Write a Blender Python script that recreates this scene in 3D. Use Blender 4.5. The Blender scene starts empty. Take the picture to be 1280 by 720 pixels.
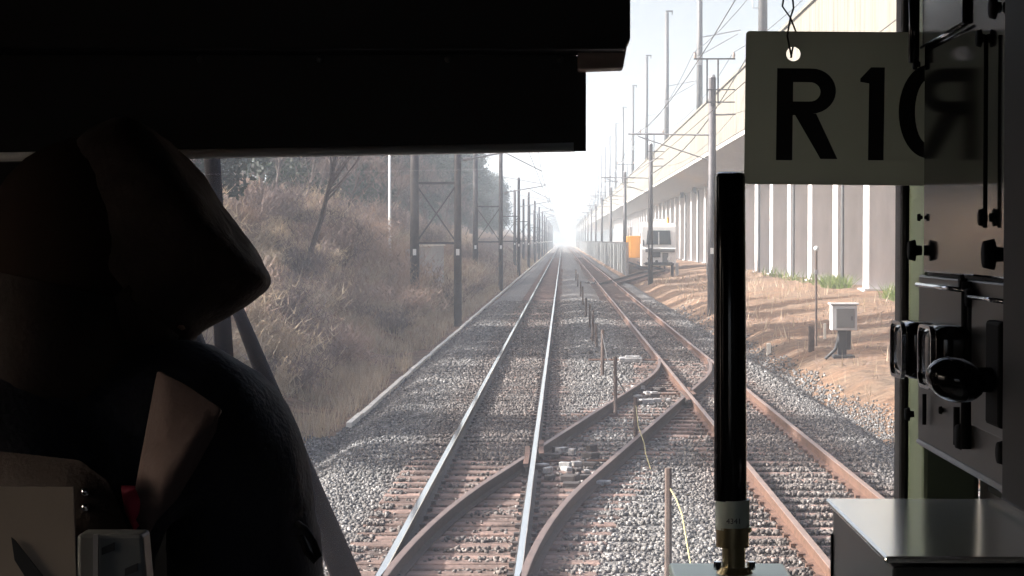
import bpy, bmesh, math, random
import numpy as np
from mathutils import Vector, Matrix, noise as mnoise
R = math.radians
C = bpy.context.scene.collection
sc = bpy.context.scene
rnd = random.Random(7)
nprng = np.random.default_rng(11)

# ------------------------------------------------------------------ camera, sky, sun, exposure
CAM_Z = 2.74
F = 2500.0
cd = bpy.data.cameras.new('camera'); cam = bpy.data.objects.new('camera', cd); C.objects.link(cam)
cam.location = (0, 0, CAM_Z)
cd.sensor_width = 36; cd.lens = 36 * F / 1280
cd.clip_start = 0.02; cd.clip_end = 6000
cam.rotation_euler = (R(90) - math.atan(60 / F), 0, math.atan(63 / F))
sc.camera = cam
w = bpy.data.worlds.new('World'); sc.world = w; w.use_nodes = True
SUN_EL, SUN_DIR = 28, (1.0, 0.02)          # sunlight travels to the right, almost square across the line
nt = w.node_tree; sky = nt.nodes.new('ShaderNodeTexSky'); sky.sky_type = 'NISHITA'; sky.sun_disc = False
sky.sun_elevation = R(SUN_EL)
az = math.atan2(-SUN_DIR[0], -SUN_DIR[1])   # compass bearing of the sun, from +y towards +x
sky.sun_rotation = az
sky.air_density = 0.7; sky.dust_density = 9.0; sky.ozone_density = 1.0
nt.links.new(sky.outputs[0], nt.nodes['Background'].inputs[0]); nt.nodes['Background'].inputs[1].default_value = 0.13
sl = bpy.data.lights.new('sun', 'SUN'); sl.energy = 5.0; sl.angle = R(0.53); sl.color = (1, .97, .93)
so = bpy.data.objects.new('sun', sl); C.objects.link(so)
sv = Vector((SUN_DIR[0], SUN_DIR[1], 0)).normalized() * math.cos(R(SUN_EL)) + Vector((0, 0, -math.sin(R(SUN_EL))))
so.rotation_euler = sv.to_track_quat('-Z', 'Y').to_euler()
so.location = (-30, 20, 40)
sc.view_settings.view_transform = 'Standard'; sc.view_settings.look = 'None'; sc.view_settings.gamma = 1
sc.view_settings.exposure = 1.65
sc.cycles.use_denoising = True
sc.cycles.max_bounces = 6; sc.cycles.transparent_max_bounces = 12; sc.cycles.volume_bounces = 1
sc.cycles.caustics_reflective = False; sc.cycles.caustics_refractive = False

# ------------------------------------------------------------------ materials
def mat(name, col, rough=.7, metal=0., var=0., vscale=6., col2=None, bump=0., bscale=40., stretch=None, spec=None, trans=None, coat=None):
    m = bpy.data.materials.new(name); m.use_nodes = True
    n = m.node_tree.nodes; L = m.node_tree.links; b = n['Principled BSDF']
    b.inputs['Base Color'].default_value = (*col, 1); b.inputs['Roughness'].default_value = rough; b.inputs['Metallic'].default_value = metal
    if spec is not None: b.inputs['Specular IOR Level'].default_value = spec
    if coat: b.inputs['Coat Weight'].default_value = coat
    tc = n.new('ShaderNodeTexCoord'); mp = n.new('ShaderNodeMapping'); L.new(tc.outputs['Object'], mp.inputs[0])
    if stretch: mp.inputs['Scale'].default_value = stretch
    if var or col2:
        nz = n.new('ShaderNodeTexNoise'); nz.inputs['Scale'].default_value = vscale; nz.inputs['Detail'].default_value = 6; nz.inputs['Roughness'].default_value = .65
        L.new(mp.outputs[0], nz.inputs['Vector'])
        cr = n.new('ShaderNodeValToRGB'); L.new(nz.outputs[0], cr.inputs[0])
        c2 = col2 or tuple(min(1, c * (1 + var)) for c in col)
        c1 = col if col2 else tuple(c * (1 - var) for c in col)
        cr.color_ramp.elements[0].position = .34; cr.color_ramp.elements[0].color = (*c1, 1)
        cr.color_ramp.elements[1].position = .66; cr.color_ramp.elements[1].color = (*c2, 1)
        L.new(cr.outputs[0], b.inputs['Base Color'])
    if bump:
        n2 = n.new('ShaderNodeTexNoise'); n2.inputs['Scale'].default_value = bscale; n2.inputs['Detail'].default_value = 4
        L.new(mp.outputs[0], n2.inputs['Vector'])
        bp = n.new('ShaderNodeBump'); bp.inputs['Strength'].default_value = bump; bp.inputs['Distance'].default_value = .03
        L.new(n2.outputs[0], bp.inputs['Height']); L.new(bp.outputs[0], b.inputs['Normal'])
    if trans:
        t = n.new('ShaderNodeBsdfTranslucent'); t.inputs[0].default_value = (*trans[0], 1)
        mx = n.new('ShaderNodeMixShader'); mx.inputs[0].default_value = trans[1]
        L.new(b.outputs[0], mx.inputs[1]); L.new(t.outputs[0], mx.inputs[2]); L.new(mx.outputs[0], n['Material Output'].inputs[0])
    return m

def stone_mat(name, pal, bed=False):
    """ballast: each stone its own tone"""
    m = bpy.data.materials.new(name); m.use_nodes = True
    n = m.node_tree.nodes; L = m.node_tree.links; b = n['Principled BSDF']; b.inputs['Roughness'].default_value = .9
    geo = n.new('ShaderNodeNewGeometry'); cr = n.new('ShaderNodeValToRGB'); tc = n.new('ShaderNodeTexCoord')
    while len(cr.color_ramp.elements) < len(pal): cr.color_ramp.elements.new(.5)
    for i, c in enumerate(pal):
        cr.color_ramp.elements[i].position = i / (len(pal) - 1); cr.color_ramp.elements[i].color = (*c, 1)
    if bed:
        v = n.new('ShaderNodeTexVoronoi'); v.inputs['Scale'].default_value = 17; L.new(tc.outputs['Object'], v.inputs['Vector'])
        sx = n.new('ShaderNodeSeparateColor'); L.new(v.outputs['Color'], sx.inputs[0]); L.new(sx.outputs[0], cr.inputs[0])
        bp = n.new('ShaderNodeBump'); bp.inputs['Strength'].default_value = 1; bp.inputs['Distance'].default_value = .05; bp.invert = True
        L.new(v.outputs['Distance'], bp.inputs['Height']); L.new(bp.outputs[0], b.inputs['Normal'])
    else:
        L.new(geo.outputs['Random Per Island'], cr.inputs[0])
    # rusty brake dust between and beside the rails
    sp = n.new('ShaderNodeSeparateXYZ'); L.new(tc.outputs['Object'], sp.inputs[0])
    def band(c, hw):
        a = n.new('ShaderNodeMath'); a.operation = 'SUBTRACT'; L.new(sp.outputs[0], a.inputs[0]); a.inputs[1].default_value = c
        d = n.new('ShaderNodeMath'); d.operation = 'ABSOLUTE'; L.new(a.outputs[0], d.inputs[0])
        r = n.new('ShaderNodeMapRange'); r.inputs[1].default_value = hw; r.inputs[2].default_value = hw + .5; r.inputs[3].default_value = 1; r.inputs[4].default_value = 0
        L.new(d.outputs[0], r.inputs[0]); return r
    b1, b2 = band(-.93, .85), band(2.83, .95)
    mx = n.new('ShaderNodeMath'); mx.operation = 'MAXIMUM'; L.new(b1.outputs[0], mx.inputs[0]); L.new(b2.outputs[0], mx.inputs[1])
    nz = n.new('ShaderNodeTexNoise'); nz.inputs['Scale'].default_value = 1.2; nz.inputs['Detail'].default_value = 5; L.new(tc.outputs['Object'], nz.inputs['Vector'])
    ml = n.new('ShaderNodeMath'); ml.operation = 'MULTIPLY'; L.new(mx.outputs[0], ml.inputs[0]); L.new(nz.outputs[0], ml.inputs[1])
    mc = n.new('ShaderNodeMix'); mc.data_type = 'RGBA'; mc.blend_type = 'MULTIPLY'
    L.new(ml.outputs[0], mc.inputs[0]); L.new(cr.outputs[0], mc.inputs[6]); mc.inputs[7].default_value = (.62, .45, .37, 1)
    L.new(mc.outputs[2], b.inputs['Base Color'])
    return m

PAL = [(.040, .038, .037), (.112, .107, .104), (.172, .165, .160), (.070, .066, .063), (.30, .293, .285)]
M = dict(
    stones=stone_mat('ballast stone', PAL), bed=stone_mat('ballast bed', PAL, True),
    cross_top=mat('dull brown crossover rail top', (.15, .105, .088), .5, .3, .2, 4), shaded_rail=mat('shade-darkened rail side', (.038, .024, .020), .8, 0, .3, 9), rust=mat('rusty rail steel', (.115, .062, .042), .7, .3, .35, 9), shine=mat('polished rail top', (.98, .96, .93), .09, 1.),  # crossover sides coloured darker for shade, rust brighter for the right track's sunlit faces
    dull_top=mat('brown rail top', (.33, .23, .185), .42, .6, .15, 3), dark_rust=mat('dark rail side', (.045, .037, .034), .75, .1, .3, 9),
    sleeper=mat('weathered sleeper', (.080, .052, .043), .9, 0, 0, 2.2, (.26, .17, .14), .5, 30), plate=mat('steel plate', (.34, .33, .32), .5, .3, .6, 9),
    pier=mat('pale pier concrete', (.62, .60, .61), .9, 0, 0, 1.1, (.48, .465, .47), .15, 18, (1, 1, .22)), concrete=mat('concrete', (.36, .35, .33), .9, 0, .15, 2.5, None, .2, 20), kerb=mat('pale kerb', (.74, .70, .62), .9, 0, .15, 3, None, .2, 20),
    pole=mat('dark steel pole', (.075, .07, .075), .6, .2, .2, 4), pole_grey=mat('grey steel pole', (.09, .09, .095), .6, .2, .15, 4),
    galv=mat('galvanised steel', (.34, .34, .35), .55, .3, .15, 6), white=mat('white paint', (.78, .78, .76), .6), wire=mat('wire', (.06, .06, .06), .6),
    porcelain=mat('insulator', (.30, .26, .24), .3), straw=mat('dry grass', (.30, .225, .16), .9, 0, 0, 1.1, (.66, .55, .42), trans=((.45, .35, .22), .35)),
    green_blade=mat('green grass', (.15, .17, .06), .8, 0, .4, 3, trans=((.2, .3, .06), .35)),
    twig=mat('bare twigs', (.22, .165, .145), .9, 0, .35, 1.5), twig2=mat('russet brush', (.33, .24, .20), .9, 0, .35, 1.2, trans=((.4, .27, .17), .25)),
    bark=mat('bark', (.11, .085, .075), .95, 0, .3, 5, None, .5, 30), ever=mat('evergreen leaf', (.040, .048, .036), .8, 0, .4, 2, trans=((.06, .10, .04), .2)),
    timber=mat('dark timber stake', (.085, .06, .05), .9, 0, .35, 6), rope=mat('yellow rope', (.36, .32, .16), .8),
    lamp_white=mat('signal box paint', (.50, .51, .52), .6, 0, .06, 4), orange=mat('orange paint', (.66, .27, .02), .55, 0, .05, 2), dark=mat('dark paint', (.03, .03, .032), .6),
    glassdark=mat('dark window', (.03, .035, .04), .1), grey_wall=mat('grey fence panel', (.15, .155, .155), .8, 0, 0, .5, (.10, .105, .105), stretch=(1, 1, .2)),
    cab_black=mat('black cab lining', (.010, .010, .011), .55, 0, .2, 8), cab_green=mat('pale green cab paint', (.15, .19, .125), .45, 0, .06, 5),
    blackrub=mat('black rubber', (.010, .010, .011), .75, spec=.15), blackgloss=mat('black gloss', (.010, .010, .011), .12), chrome=mat('chrome', (.7, .7, .72), .12, 1.),
    smoked=mat('smoked panel', (.016, .016, .017), .085, 0, .25, 12), brass=mat('brass fitting', (.48, .40, .24), .3, 1., .15, 20), steelbox=mat('brushed steel', (.80, .81, .78), .16, .75, .04, 3),
    panelgrey=mat('dark grey panel', (.06, .062, .062), .32, .2, .2, 6), brownboard=mat('brown board', (.55, .44, .39), .7, 0, .1, 8),
    sign=mat('ivory plate', (.46, .46, .40), .55, 0, .07, 5, trans=((.60, .61, .52), .42)), ink=mat('black lettering', (.008, .008, .008), .5),
    label=mat('pale green label', (.80, .86, .76), .5), bracket=mat('sun-brightened green enamel', (.72, .84, .68), .35), labelink=mat('label ink', (.10, .12, .10), .6),  # bracket green is lightened to stand in for sunlight that misses it
    skin=mat('skin', (.30, .17, .115), .55, 0, .06, 12), cap=mat('dark cap cloth', (.030, .0175, .0135), .85, 0, .2, 30, None, .15, 200),
    navy=mat('navy jacket cloth', (.018, .018, .026), .85, 0, .2, 30, None, .2, 150), collar=mat('dusty pink collar cloth', (.105, .068, .062), .85, 0, .08, 20, None, .1, 150),
    red=mat('crimson tie', (.50, .035, .075), .7), card=mat('beige card', (.44, .36, .29), .8, 0, .06, 6), eyes=mat('eye', (.35, .33, .30), .2), hair=mat('black hair', (.026, .016, .012), .9, spec=.1),
    railgrey=mat('satin grey rail', (.85, .85, .86), .35), device=mat('grey device', (.16, .165, .165), .5), lip=mat('lip', (.24, .11, .09), .5),
)
def own_tone(m, lo, hi):
    n = m.node_tree.nodes; L = m.node_tree.links; b = n['Principled BSDF']; src = b.inputs['Base Color'].links[0].from_socket
    oi = n.new('ShaderNodeObjectInfo'); mr = n.new('ShaderNodeMapRange'); mr.inputs[3].default_value = lo; mr.inputs[4].default_value = hi; L.new(oi.outputs['Random'], mr.inputs[0])
    mx = n.new('ShaderNodeMix'); mx.data_type = 'RGBA'; mx.blend_type = 'MULTIPLY'; mx.inputs[0].default_value = 1; L.new(src, mx.inputs[6]); L.new(mr.outputs[0], mx.inputs[7]); L.new(mx.outputs[2], b.inputs['Base Color'])
own_tone(M['sleeper'], .5, 1.2)
# soil: straw coloured trampled grass with bare orange-brown earth
def soil():
    m = bpy.data.materials.new('soil'); m.use_nodes = True
    n = m.node_tree.nodes; L = m.node_tree.links; b = n['Principled BSDF']; b.inputs['Roughness'].default_value = .95
    tc = n.new('ShaderNodeTexCoord')
    def nz(s, d=8):
        x = n.new('ShaderNodeTexNoise'); x.inputs['Scale'].default_value = s; x.inputs['Detail'].default_value = d; x.inputs['Roughness'].default_value = .7
        L.new(tc.outputs['Object'], x.inputs['Vector']); return x
    a, c, f = nz(.35), nz(3.2), nz(14)
    r1 = n.new('ShaderNodeValToRGB'); L.new(a.outputs[0], r1.inputs[0])
    for e, p, col in zip((r1.color_ramp.elements[0], r1.color_ramp.elements[1]), (.40, .62), ((.31, .19, .12), (.27, .20, .145))):
        e.position = p; e.color = (*col, 1)
    r2 = n.new('ShaderNodeValToRGB'); L.new(c.outputs[0], r2.inputs[0])
    r2.color_ramp.elements[0].position = .33; r2.color_ramp.elements[0].color = (.38, .34, .31, 1)
    r2.color_ramp.elements[1].position = .68; r2.color_ramp.elements[1].color = (1.15, 1.08, 1.0, 1)
    mx = n.new('ShaderNodeMix'); mx.data_type = 'RGBA'; mx.blend_type = 'MULTIPLY'; mx.inputs[0].default_value = 1
    L.new(r1.outputs[0], mx.inputs[6]); L.new(r2.outputs[0], mx.inputs[7]); L.new(mx.outputs[2], b.inputs['Base Color'])
    bp = n.new('ShaderNodeBump'); bp.inputs['Strength'].default_value = 1; bp.inputs['Distance'].default_value = .13
    L.new(f.outputs[0], bp.inputs['Height']); L.new(bp.outputs[0], b.inputs['Normal'])
    return m
M['soil'] = soil()
# viaduct concrete: cream, with casting joints and grey run-off streaks
def parapet_mat():
    m = bpy.data.materials.new('cream parapet concrete'); m.use_nodes = True
    n = m.node_tree.nodes; L = m.node_tree.links; b = n['Principled BSDF']; b.inputs['Roughness'].default_value = .9
    tc = n.new('ShaderNodeTexCoord'); mp = n.new('ShaderNodeMapping'); mp.inputs['Scale'].default_value = (1, 1.3, .10); L.new(tc.outputs['Object'], mp.inputs[0])
    z = n.new('ShaderNodeTexNoise'); z.inputs['Scale'].default_value = 1.6; z.inputs['Detail'].default_value = 7; L.new(mp.outputs[0], z.inputs['Vector'])
    r = n.new('ShaderNodeValToRGB'); L.new(z.outputs[0], r.inputs[0])
    r.color_ramp.elements[0].position = .36; r.color_ramp.elements[0].color = (.105, .097, .080, 1); r.color_ramp.elements[1].position = .56; r.color_ramp.elements[1].color = (.180, .167, .138, 1)
    L.new(r.outputs[0], b.inputs['Base Color']); return m
M['parapet'] = parapet_mat()
# windscreen: clear, faintly mirroring, with a film of dust that catches the light
def pane_mat():
    m = bpy.data.materials.new('dusty windscreen glass'); m.use_nodes = True
    n = m.node_tree.nodes; L = m.node_tree.links; n.remove(n['Principled BSDF'])
    tr = n.new('ShaderNodeBsdfTransparent'); gl = n.new('ShaderNodeBsdfGlossy'); gl.inputs['Roughness'].default_value = .02
    tl = n.new('ShaderNodeBsdfTranslucent'); tl.inputs[0].default_value = (.85, .83, .88, 1)
    tc = n.new('ShaderNodeTexCoord'); nz = n.new('ShaderNodeTexNoise'); nz.inputs['Scale'].default_value = 7; nz.inputs['Detail'].default_value = 8; L.new(tc.outputs['Object'], nz.inputs['Vector'])
    mr = n.new('ShaderNodeMapRange'); mr.inputs[1].default_value = .3; mr.inputs[2].default_value = .7; mr.inputs[3].default_value = .017; mr.inputs[4].default_value = .048; L.new(nz.outputs[0], mr.inputs[0])
    a = n.new('ShaderNodeMixShader'); L.new(mr.outputs[0], a.inputs[0]); L.new(tr.outputs[0], a.inputs[1]); L.new(tl.outputs[0], a.inputs[2])
    b = n.new('ShaderNodeMixShader'); b.inputs[0].default_value = .03; L.new(a.outputs[0], b.inputs[1]); L.new(gl.outputs[0], b.inputs[2])
    L.new(b.outputs[0], n['Material Output'].inputs[0]); return m
M['pane'] = pane_mat()

# ------------------------------------------------------------------ helpers
CAM_MW = Matrix.LocRotScale(cam.location, cam.rotation_euler, None)
def at(px, py, y):
    """the point at depth y that the photograph shows at pixel (px, py) of 1280x720"""
    d = CAM_MW.to_3x3() @ Vector(((px - 640) / F, (360 - py) / F, -1))
    return cam.location + d * (y / d.y)

class MB:
    def __init__(s): s.v = []; s.f = []; s.mi = []
    def add(s, vs, fs, mi=0):
        o = len(s.v); s.v += [tuple(v) for v in vs]; s.f += [tuple(i + o for i in f) for f in fs]; s.mi += [mi] * len(fs); return s
    def box(s, c, size, rot=None, mi=0):
        hx, hy, hz = [a / 2 for a in size]; vs = [Vector((x, y, z)) for x in (-hx, hx) for y in (-hy, hy) for z in (-hz, hz)]
        if rot is not None:
            mt = rot if isinstance(rot, Matrix) else Matrix.Rotation(rot, 3, 'Z')
            vs = [mt @ v for v in vs]
        c = Vector(c)
        return s.add([v + c for v in vs], [(0, 1, 3, 2), (4, 6, 7, 5), (0, 4, 5, 1), (2, 3, 7, 6), (0, 2, 6, 4), (1, 5, 7, 3)], mi)
    def tube(s, pts, r, n=8, mi=0, caps=True):
        pts = [Vector(p) for p in pts]; k = len(pts); rs = r if isinstance(r, (list, tuple)) else [r] * k
        vs = []; fs = []
        up = None
        for i, p in enumerate(pts):
            t = (pts[min(i + 1, k - 1)] - pts[max(i - 1, 0)]).normalized()
            if up is None: up = Vector((0, 0, 1)) if abs(t.z) < .9 else Vector((0, 1, 0))
            a = t.cross(up).normalized(); b = a.cross(t)
            if b.length > 1e-6: up = b.normalized()
            for j in range(n):
                q = 2 * math.pi * j / n; vs.append(p + a * math.cos(q) * rs[i] + b * math.sin(q) * rs[i])
        for i in range(k - 1):
            for j in range(n):
                j2 = (j + 1) % n; fs.append((i * n + j, i * n + j2, (i + 1) * n + j2, (i + 1) * n + j))
        if caps: fs.append(tuple(range(n))[::-1]); fs.append(tuple((k - 1) * n + j for j in range(n)))
        return s.add(vs, fs, mi)
    def beam(s, a, b, wx, wz, mi=0):
        a, b = Vector(a), Vector(b); d = b - a; L = d.length
        q = d.to_track_quat('Y', 'Z').to_matrix()
        return s.box((a + b) / 2, (wx, L, wz), q, mi)
    def prism(s, poly, ext, mi=0):
        ext = Vector(ext); n = len(poly); vs = [Vector(p) for p in poly] + [Vector(p) + ext for p in poly]
        fs = [tuple(range(n))[::-1], tuple(range(n, 2 * n))] + [(i, (i + 1) % n, n + (i + 1) % n, n + i) for i in range(n)]
        return s.add(vs, fs, mi)
    def ball(s, c, r, n=8, sc_=(1, 1, 1), rot=None, mi=0):
        c = Vector(c); vs = []; fs = []; m = n
        for i in range(m + 1):
            th = math.pi * i / m
            for j in range(2 * n):
                ph = math.pi * j / n; v = Vector((math.sin(th) * math.cos(ph) * sc_[0], math.sin(th) * math.sin(ph) * sc_[1], math.cos(th) * sc_[2])) * r
                vs.append(c + (rot @ v if rot else v))
        for i in range(m):
            for j in range(2 * n):
                j2 = (j + 1) % (2 * n); fs.append((i * 2 * n + j, (i + 1) * 2 * n + j, (i + 1) * 2 * n + j2, i * 2 * n + j2))
        return s.add(vs, fs, mi)
    def mesh(s, name, mats):
        me = bpy.data.meshes.new(name); me.from_pydata(s.v, [], s.f)
        for m in (mats if isinstance(mats, (list, tuple)) else [mats]): me.materials.append(m)
        if any(s.mi): me.polygons.foreach_set('material_index', s.mi)
        bm = bmesh.new(); bm.from_mesh(me); bmesh.ops.recalc_face_normals(bm, faces=bm.faces); bm.to_mesh(me); bm.free()
        return me
    def build(s, name, mats, parent=None, smooth=False, bevel=0, seg=2, origin=None):
        if origin is not None: s.v = [(x - origin[0], y - origin[1], z - origin[2]) for x, y, z in s.v]
        me = s.mesh(name, mats)
        if smooth: me.polygons.foreach_set('use_smooth', [True] * len(me.polygons))
        o = bpy.data.objects.new(name, me); C.objects.link(o)
        if origin is not None: o.location = origin
        if parent is not None: put(o, parent)
        if bevel:
            b = o.modifiers.new('bevel', 'BEVEL'); b.width = bevel; b.segments = seg; b.limit_method = 'ANGLE'
        return o

def world_loc(o):
    v = Vector(o.location)
    while o.parent: o = o.parent; v += Vector(o.location)
    return v
def put(o, parent):
    """parent a part whose coordinates were written in world space"""
    o.parent = parent; o.location = Vector(o.location) - world_loc(parent)
def tag(o, label=None, cat=None, group=None, kind=None):
    if label: o['label'] = label
    if cat: o['category'] = cat
    if group: o['group'] = group
    if kind: o['kind'] = kind
    return o
def thing(name, loc, label, cat, group=None):
    o = bpy.data.objects.new(name, None); o.empty_display_size = .2; C.objects.link(o); o.location = loc; return tag(o, label, cat, group)
def copy_tree(o, parent=None):
    c = o.copy(); C.objects.link(c)
    if parent: c.parent = parent
    for ch in o.children: copy_tree(ch, c)
    return c
def np_obj(name, V, Fc, m, k):
    """fast mesh from arrays, k vertices per face"""
    me = bpy.data.meshes.new(name); nf = len(Fc)
    me.vertices.add(len(V)); me.vertices.foreach_set('co', V.astype(np.float32).ravel())
    me.loops.add(nf * k); me.loops.foreach_set('vertex_index', Fc.astype(np.int32).ravel())
    me.polygons.add(nf); me.polygons.foreach_set('loop_start', np.arange(0, nf * k, k, dtype=np.int32))
    me.update(calc_edges=True); me.materials.append(m)
    return me
def flat_shape(splines, depth, res=16):
    """solid cut from 2D outlines, holes included; lies in XY, grows to +z"""
    cu = bpy.data.curves.new('outline', 'CURVE'); cu.dimensions = '2D'; cu.fill_mode = 'BOTH'; cu.extrude = depth / 2
    for pts in splines:
        sp = cu.splines.new('POLY'); sp.points.add(len(pts) - 1); sp.use_cyclic_u = True
        for p, q in zip(sp.points, pts): p.co = (q[0], q[1], 0, 1)
    o = bpy.data.objects.new('outline', cu); C.objects.link(o)
    dg = bpy.context.evaluated_depsgraph_get(); me = bpy.data.meshes.new_from_object(o.evaluated_get(dg))
    bpy.data.objects.remove(o); bpy.data.curves.remove(cu); return me
def smooth_all(o, ang=None):
    o.data.polygons.foreach_set('use_smooth', [True] * len(o.data.polygons)); return o
def subsurf(o, n=2):
    s = o.modifiers.new('sub', 'SUBSURF'); s.levels = n; s.render_levels = n; return o

# ------------------------------------------------------------------ ground
def sstep(a, b, x):
    t = min(1, max(0, (x - a) / (b - a))); return t * t * (3 - 2 * t)
def fbm(x, y, s, o=4): return mnoise.fractal(Vector((x * s, y * s, 3.3)), 1.0, 2.0, o)
def gz(x, y):
    if x < -3.3:
        z = -.55 + 3.6 * sstep(-4.3, -11.5, x) + 4.2 * sstep(-10, -26, x) + 5 * sstep(-26, -70, x)
        z += fbm(x, y, .16) * .75 * sstep(-4.6, -9, x) + fbm(x, y, .7) * .14 * sstep(-4.2, -5.5, x)
    elif x < 4.9: z = -.62
    else:
        z = -.60 + .52 * sstep(5.0, 6.6, x) + .58 * sstep(6.6, 13, x) + fbm(x, y, .5) * .10 * sstep(5.2, 6.5, x) + fbm(x, y, 2.2) * .05 * sstep(5.2, 6.5, x)
    return z
xs = [-160, -120, -90, -70, -55, -45, -38, -32, -28] + list(np.arange(-25, -12, 1.0)) + list(np.arange(-12, -3.3, .3)) + [-3.2, -1, 1, 3, 4.8] + list(np.arange(5, 9, .25)) + list(np.arange(9, 15, .6)) + [16, 18, 21, 25, 32, 45, 70, 110, 160]
ys = [-60, -20, 0, 8] + list(np.arange(12, 60, .6)) + list(np.arange(60, 120, 1.2)) + list(np.arange(120, 220, 4)) + list(np.arange(220, 500, 15)) + list(np.arange(500, 1700, 60))
V = np.array([(x, y, gz(x, y)) for y in ys for x in xs]); nx = len(xs)
Fq = np.array([(j * nx + i, j * nx + i + 1, (j + 1) * nx + i + 1, (j + 1) * nx + i) for j in range(len(ys) - 1) for i in range(nx - 1)])
me = np_obj('ground', V, Fq, M['soil'], 4); smooth = [True] * len(me.polygons); me.polygons.foreach_set('use_smooth', smooth)
g = bpy.data.objects.new('ground', me); C.objects.link(g); tag(g, kind='structure')

LT, RT = -.93, 2.83                    # centre lines of the two tracks
HG = .5665                             # half the distance between rail centres
X0, X1, XL, SL, RP = 14.0, 48.0, 34.0, .15, 9.0     # crossover along the line
def shift(y, y0=X0, tot=3.76, L=XL, rp=RP):
    sl = tot / (L - rp); t = min(max(y - y0, 0), L)
    if t < rp: return sl * t * t / (2 * rp)
    if t > L - rp: u = L - t; return tot - sl * u * u / (2 * rp)
    return sl * (t - rp / 2)
Y2, T2, L2, R2 = 124.0, 5.2, 46.0, 10.0               # siding leaving the right track
def sid(y): return RT + shift(y, Y2, T2, L2, R2)
def bedz(x, y):
    top = -.175
    if 13 < y < 50: top = -.205 + .028 * sstep(24, 29, y) * (1 - sstep(-.4, .4, x) * (1 - sstep(2.0, 2.6, x)))
    l, r = -2.75, 4.35
    if x < l: top -= .40 * sstep(l, -3.75, x)
    if x > r: top -= .50 * sstep(r, 5.5, x)
    if -.15 < x < 1.95: top += .10 * math.sin((x + .15) / 2.1 * math.pi) * (0.25 if y < 50 else 1)
    return top + fbm(x, y, .8, 2) * .025
bx_ = list(np.arange(-3.6, 5.7, .15)); by_ = [-40, 0, 8] + list(np.arange(12, 90, .3)) + list(np.arange(90, 200, 2)) + list(np.arange(200, 1601, 25))
V = np.array([(x, y, bedz(x, y)) for y in by_ for x in bx_]); nx = len(bx_)
Fq = np.array([(j * nx + i, j * nx + i + 1, (j + 1) * nx + i + 1, (j + 1) * nx + i) for j in range(len(by_) - 1) for i in range(nx - 1)])
me = np_obj('ballast_bed', V, Fq, M['bed'], 4); g = bpy.data.objects.new('ballast_bed', me); C.objects.link(g); tag(g, kind='structure')

# loose ballast stones on the bed
def stones():
    P = []
    for (y0, y1, dens) in ((12.5, 24, 850), (24, 40, 460), (40, 62, 200), (62, 95, 70)):
        n = int((y1 - y0) * 10.5 * dens)
        x = nprng.uniform(-4.3, 6.0, n); y = nprng.uniform(y0, y1, n); P.append(np.stack([x, y], 1))
    P = np.concatenate(P); keep = []; onsl = []
    for i, (x, y) in enumerate(P):
        ph = ((y + .3) % .6) - .3
        on = (x > 5.2 and rnd.random() < .35 + (x - 5.2) * .9 + .3 * mnoise.noise(Vector((x, y * .4, 9)))) or (x < -3.8 and (y > 33 or rnd.random() < .3))
        for c in (LT - HG, LT + HG, RT - HG, RT + HG):
            if abs(x - c) < .10: on = True
        s_ = shift(y)
        if X0 < y < X1 and (abs(x - (LT - HG + s_)) < .12 or abs(x - (LT + HG + s_)) < .12): on = True
        ph = ((y + .3) % .6) - .3
        slp = LT - 1.05 < x < LT + 1.05 or RT - 1.05 < x < RT + 1.05 or (X0 < y < X1 + 2 and LT - 1.1 < x < RT + 1.1 and abs(x - LT - s_) < 1.6)
        if slp and abs(ph) < .125:
            if y < 50 and rnd.random() > (.06 if X0 < y < X1 and LT - .9 < x < 2.2 + (y - 30) * .2 and y > 15 and not (y > 26 and x < LT + .5) else (.45 if x > 1.2 else ((.05 if y < 23 else .66) if x > LT - .75 else .62))) + .30 * (mnoise.noise(Vector((x * .9, y * .5, 1))) > .22): on = True
            elif y >= 50 and rnd.random() > .45: on = True
        if not on: keep.append(i); onsl.append(slp and abs(ph) < .125)
    P = P[keep]; n = len(P); OS = np.array(onsl)
    z = np.array([max(bedz(x, y), gz(x, y) + .012) for x, y in P]) + nprng.uniform(-.012, .022, n)
    z = np.where(OS, np.maximum(z, -.158 + nprng.uniform(0, .014, n)), z)
    sz = nprng.uniform(.010, .023, n) * np.where(P[:, 1] > 40, 1.45, 1.0)
    base = np.array([(-1, -1, -1), (1, -1, -1), (1, 1, -1), (-1, 1, -1), (-1, -1, 1), (1, -1, 1), (1, 1, 1), (-1, 1, 1)], float)
    Vv = base[None] * sz[:, None, None] * nprng.uniform(.45, 1.1, (n, 8, 3))
    a = nprng.uniform(0, 6.28, n); b = nprng.uniform(-.7, .7, n)
    ca, sa, cb, sb = np.cos(a), np.sin(a), np.cos(b), np.sin(b)
    x = Vv[..., 0] * ca[:, None] - Vv[..., 1] * sa[:, None]; y = Vv[..., 0] * sa[:, None] + Vv[..., 1] * ca[:, None]
    y2 = y * cb[:, None] - Vv[..., 2] * sb[:, None]; z2 = y * sb[:, None] + Vv[..., 2] * cb[:, None]
    Vv = np.stack([x + P[:, 0:1], y2 + P[:, 1:2], z2 + z[:, None]], -1).reshape(-1, 3)
    q = np.array([(0, 3, 2, 1), (4, 5, 6, 7), (0, 1, 5, 4), (1, 2, 6, 5), (2, 3, 7, 6), (3, 0, 4, 7)])
    Fc = (q[None] + (np.arange(n) * 8)[:, None, None]).reshape(-1, 4)
    o = bpy.data.objects.new('ballast_stones', np_obj('ballast_stones', Vv, Fc, M['stones'], 4)); C.objects.link(o)
    tag(o, 'grey and rusty brown crushed stone ballast between and beside the rails', 'ballast', kind='stuff')
stones()

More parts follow.
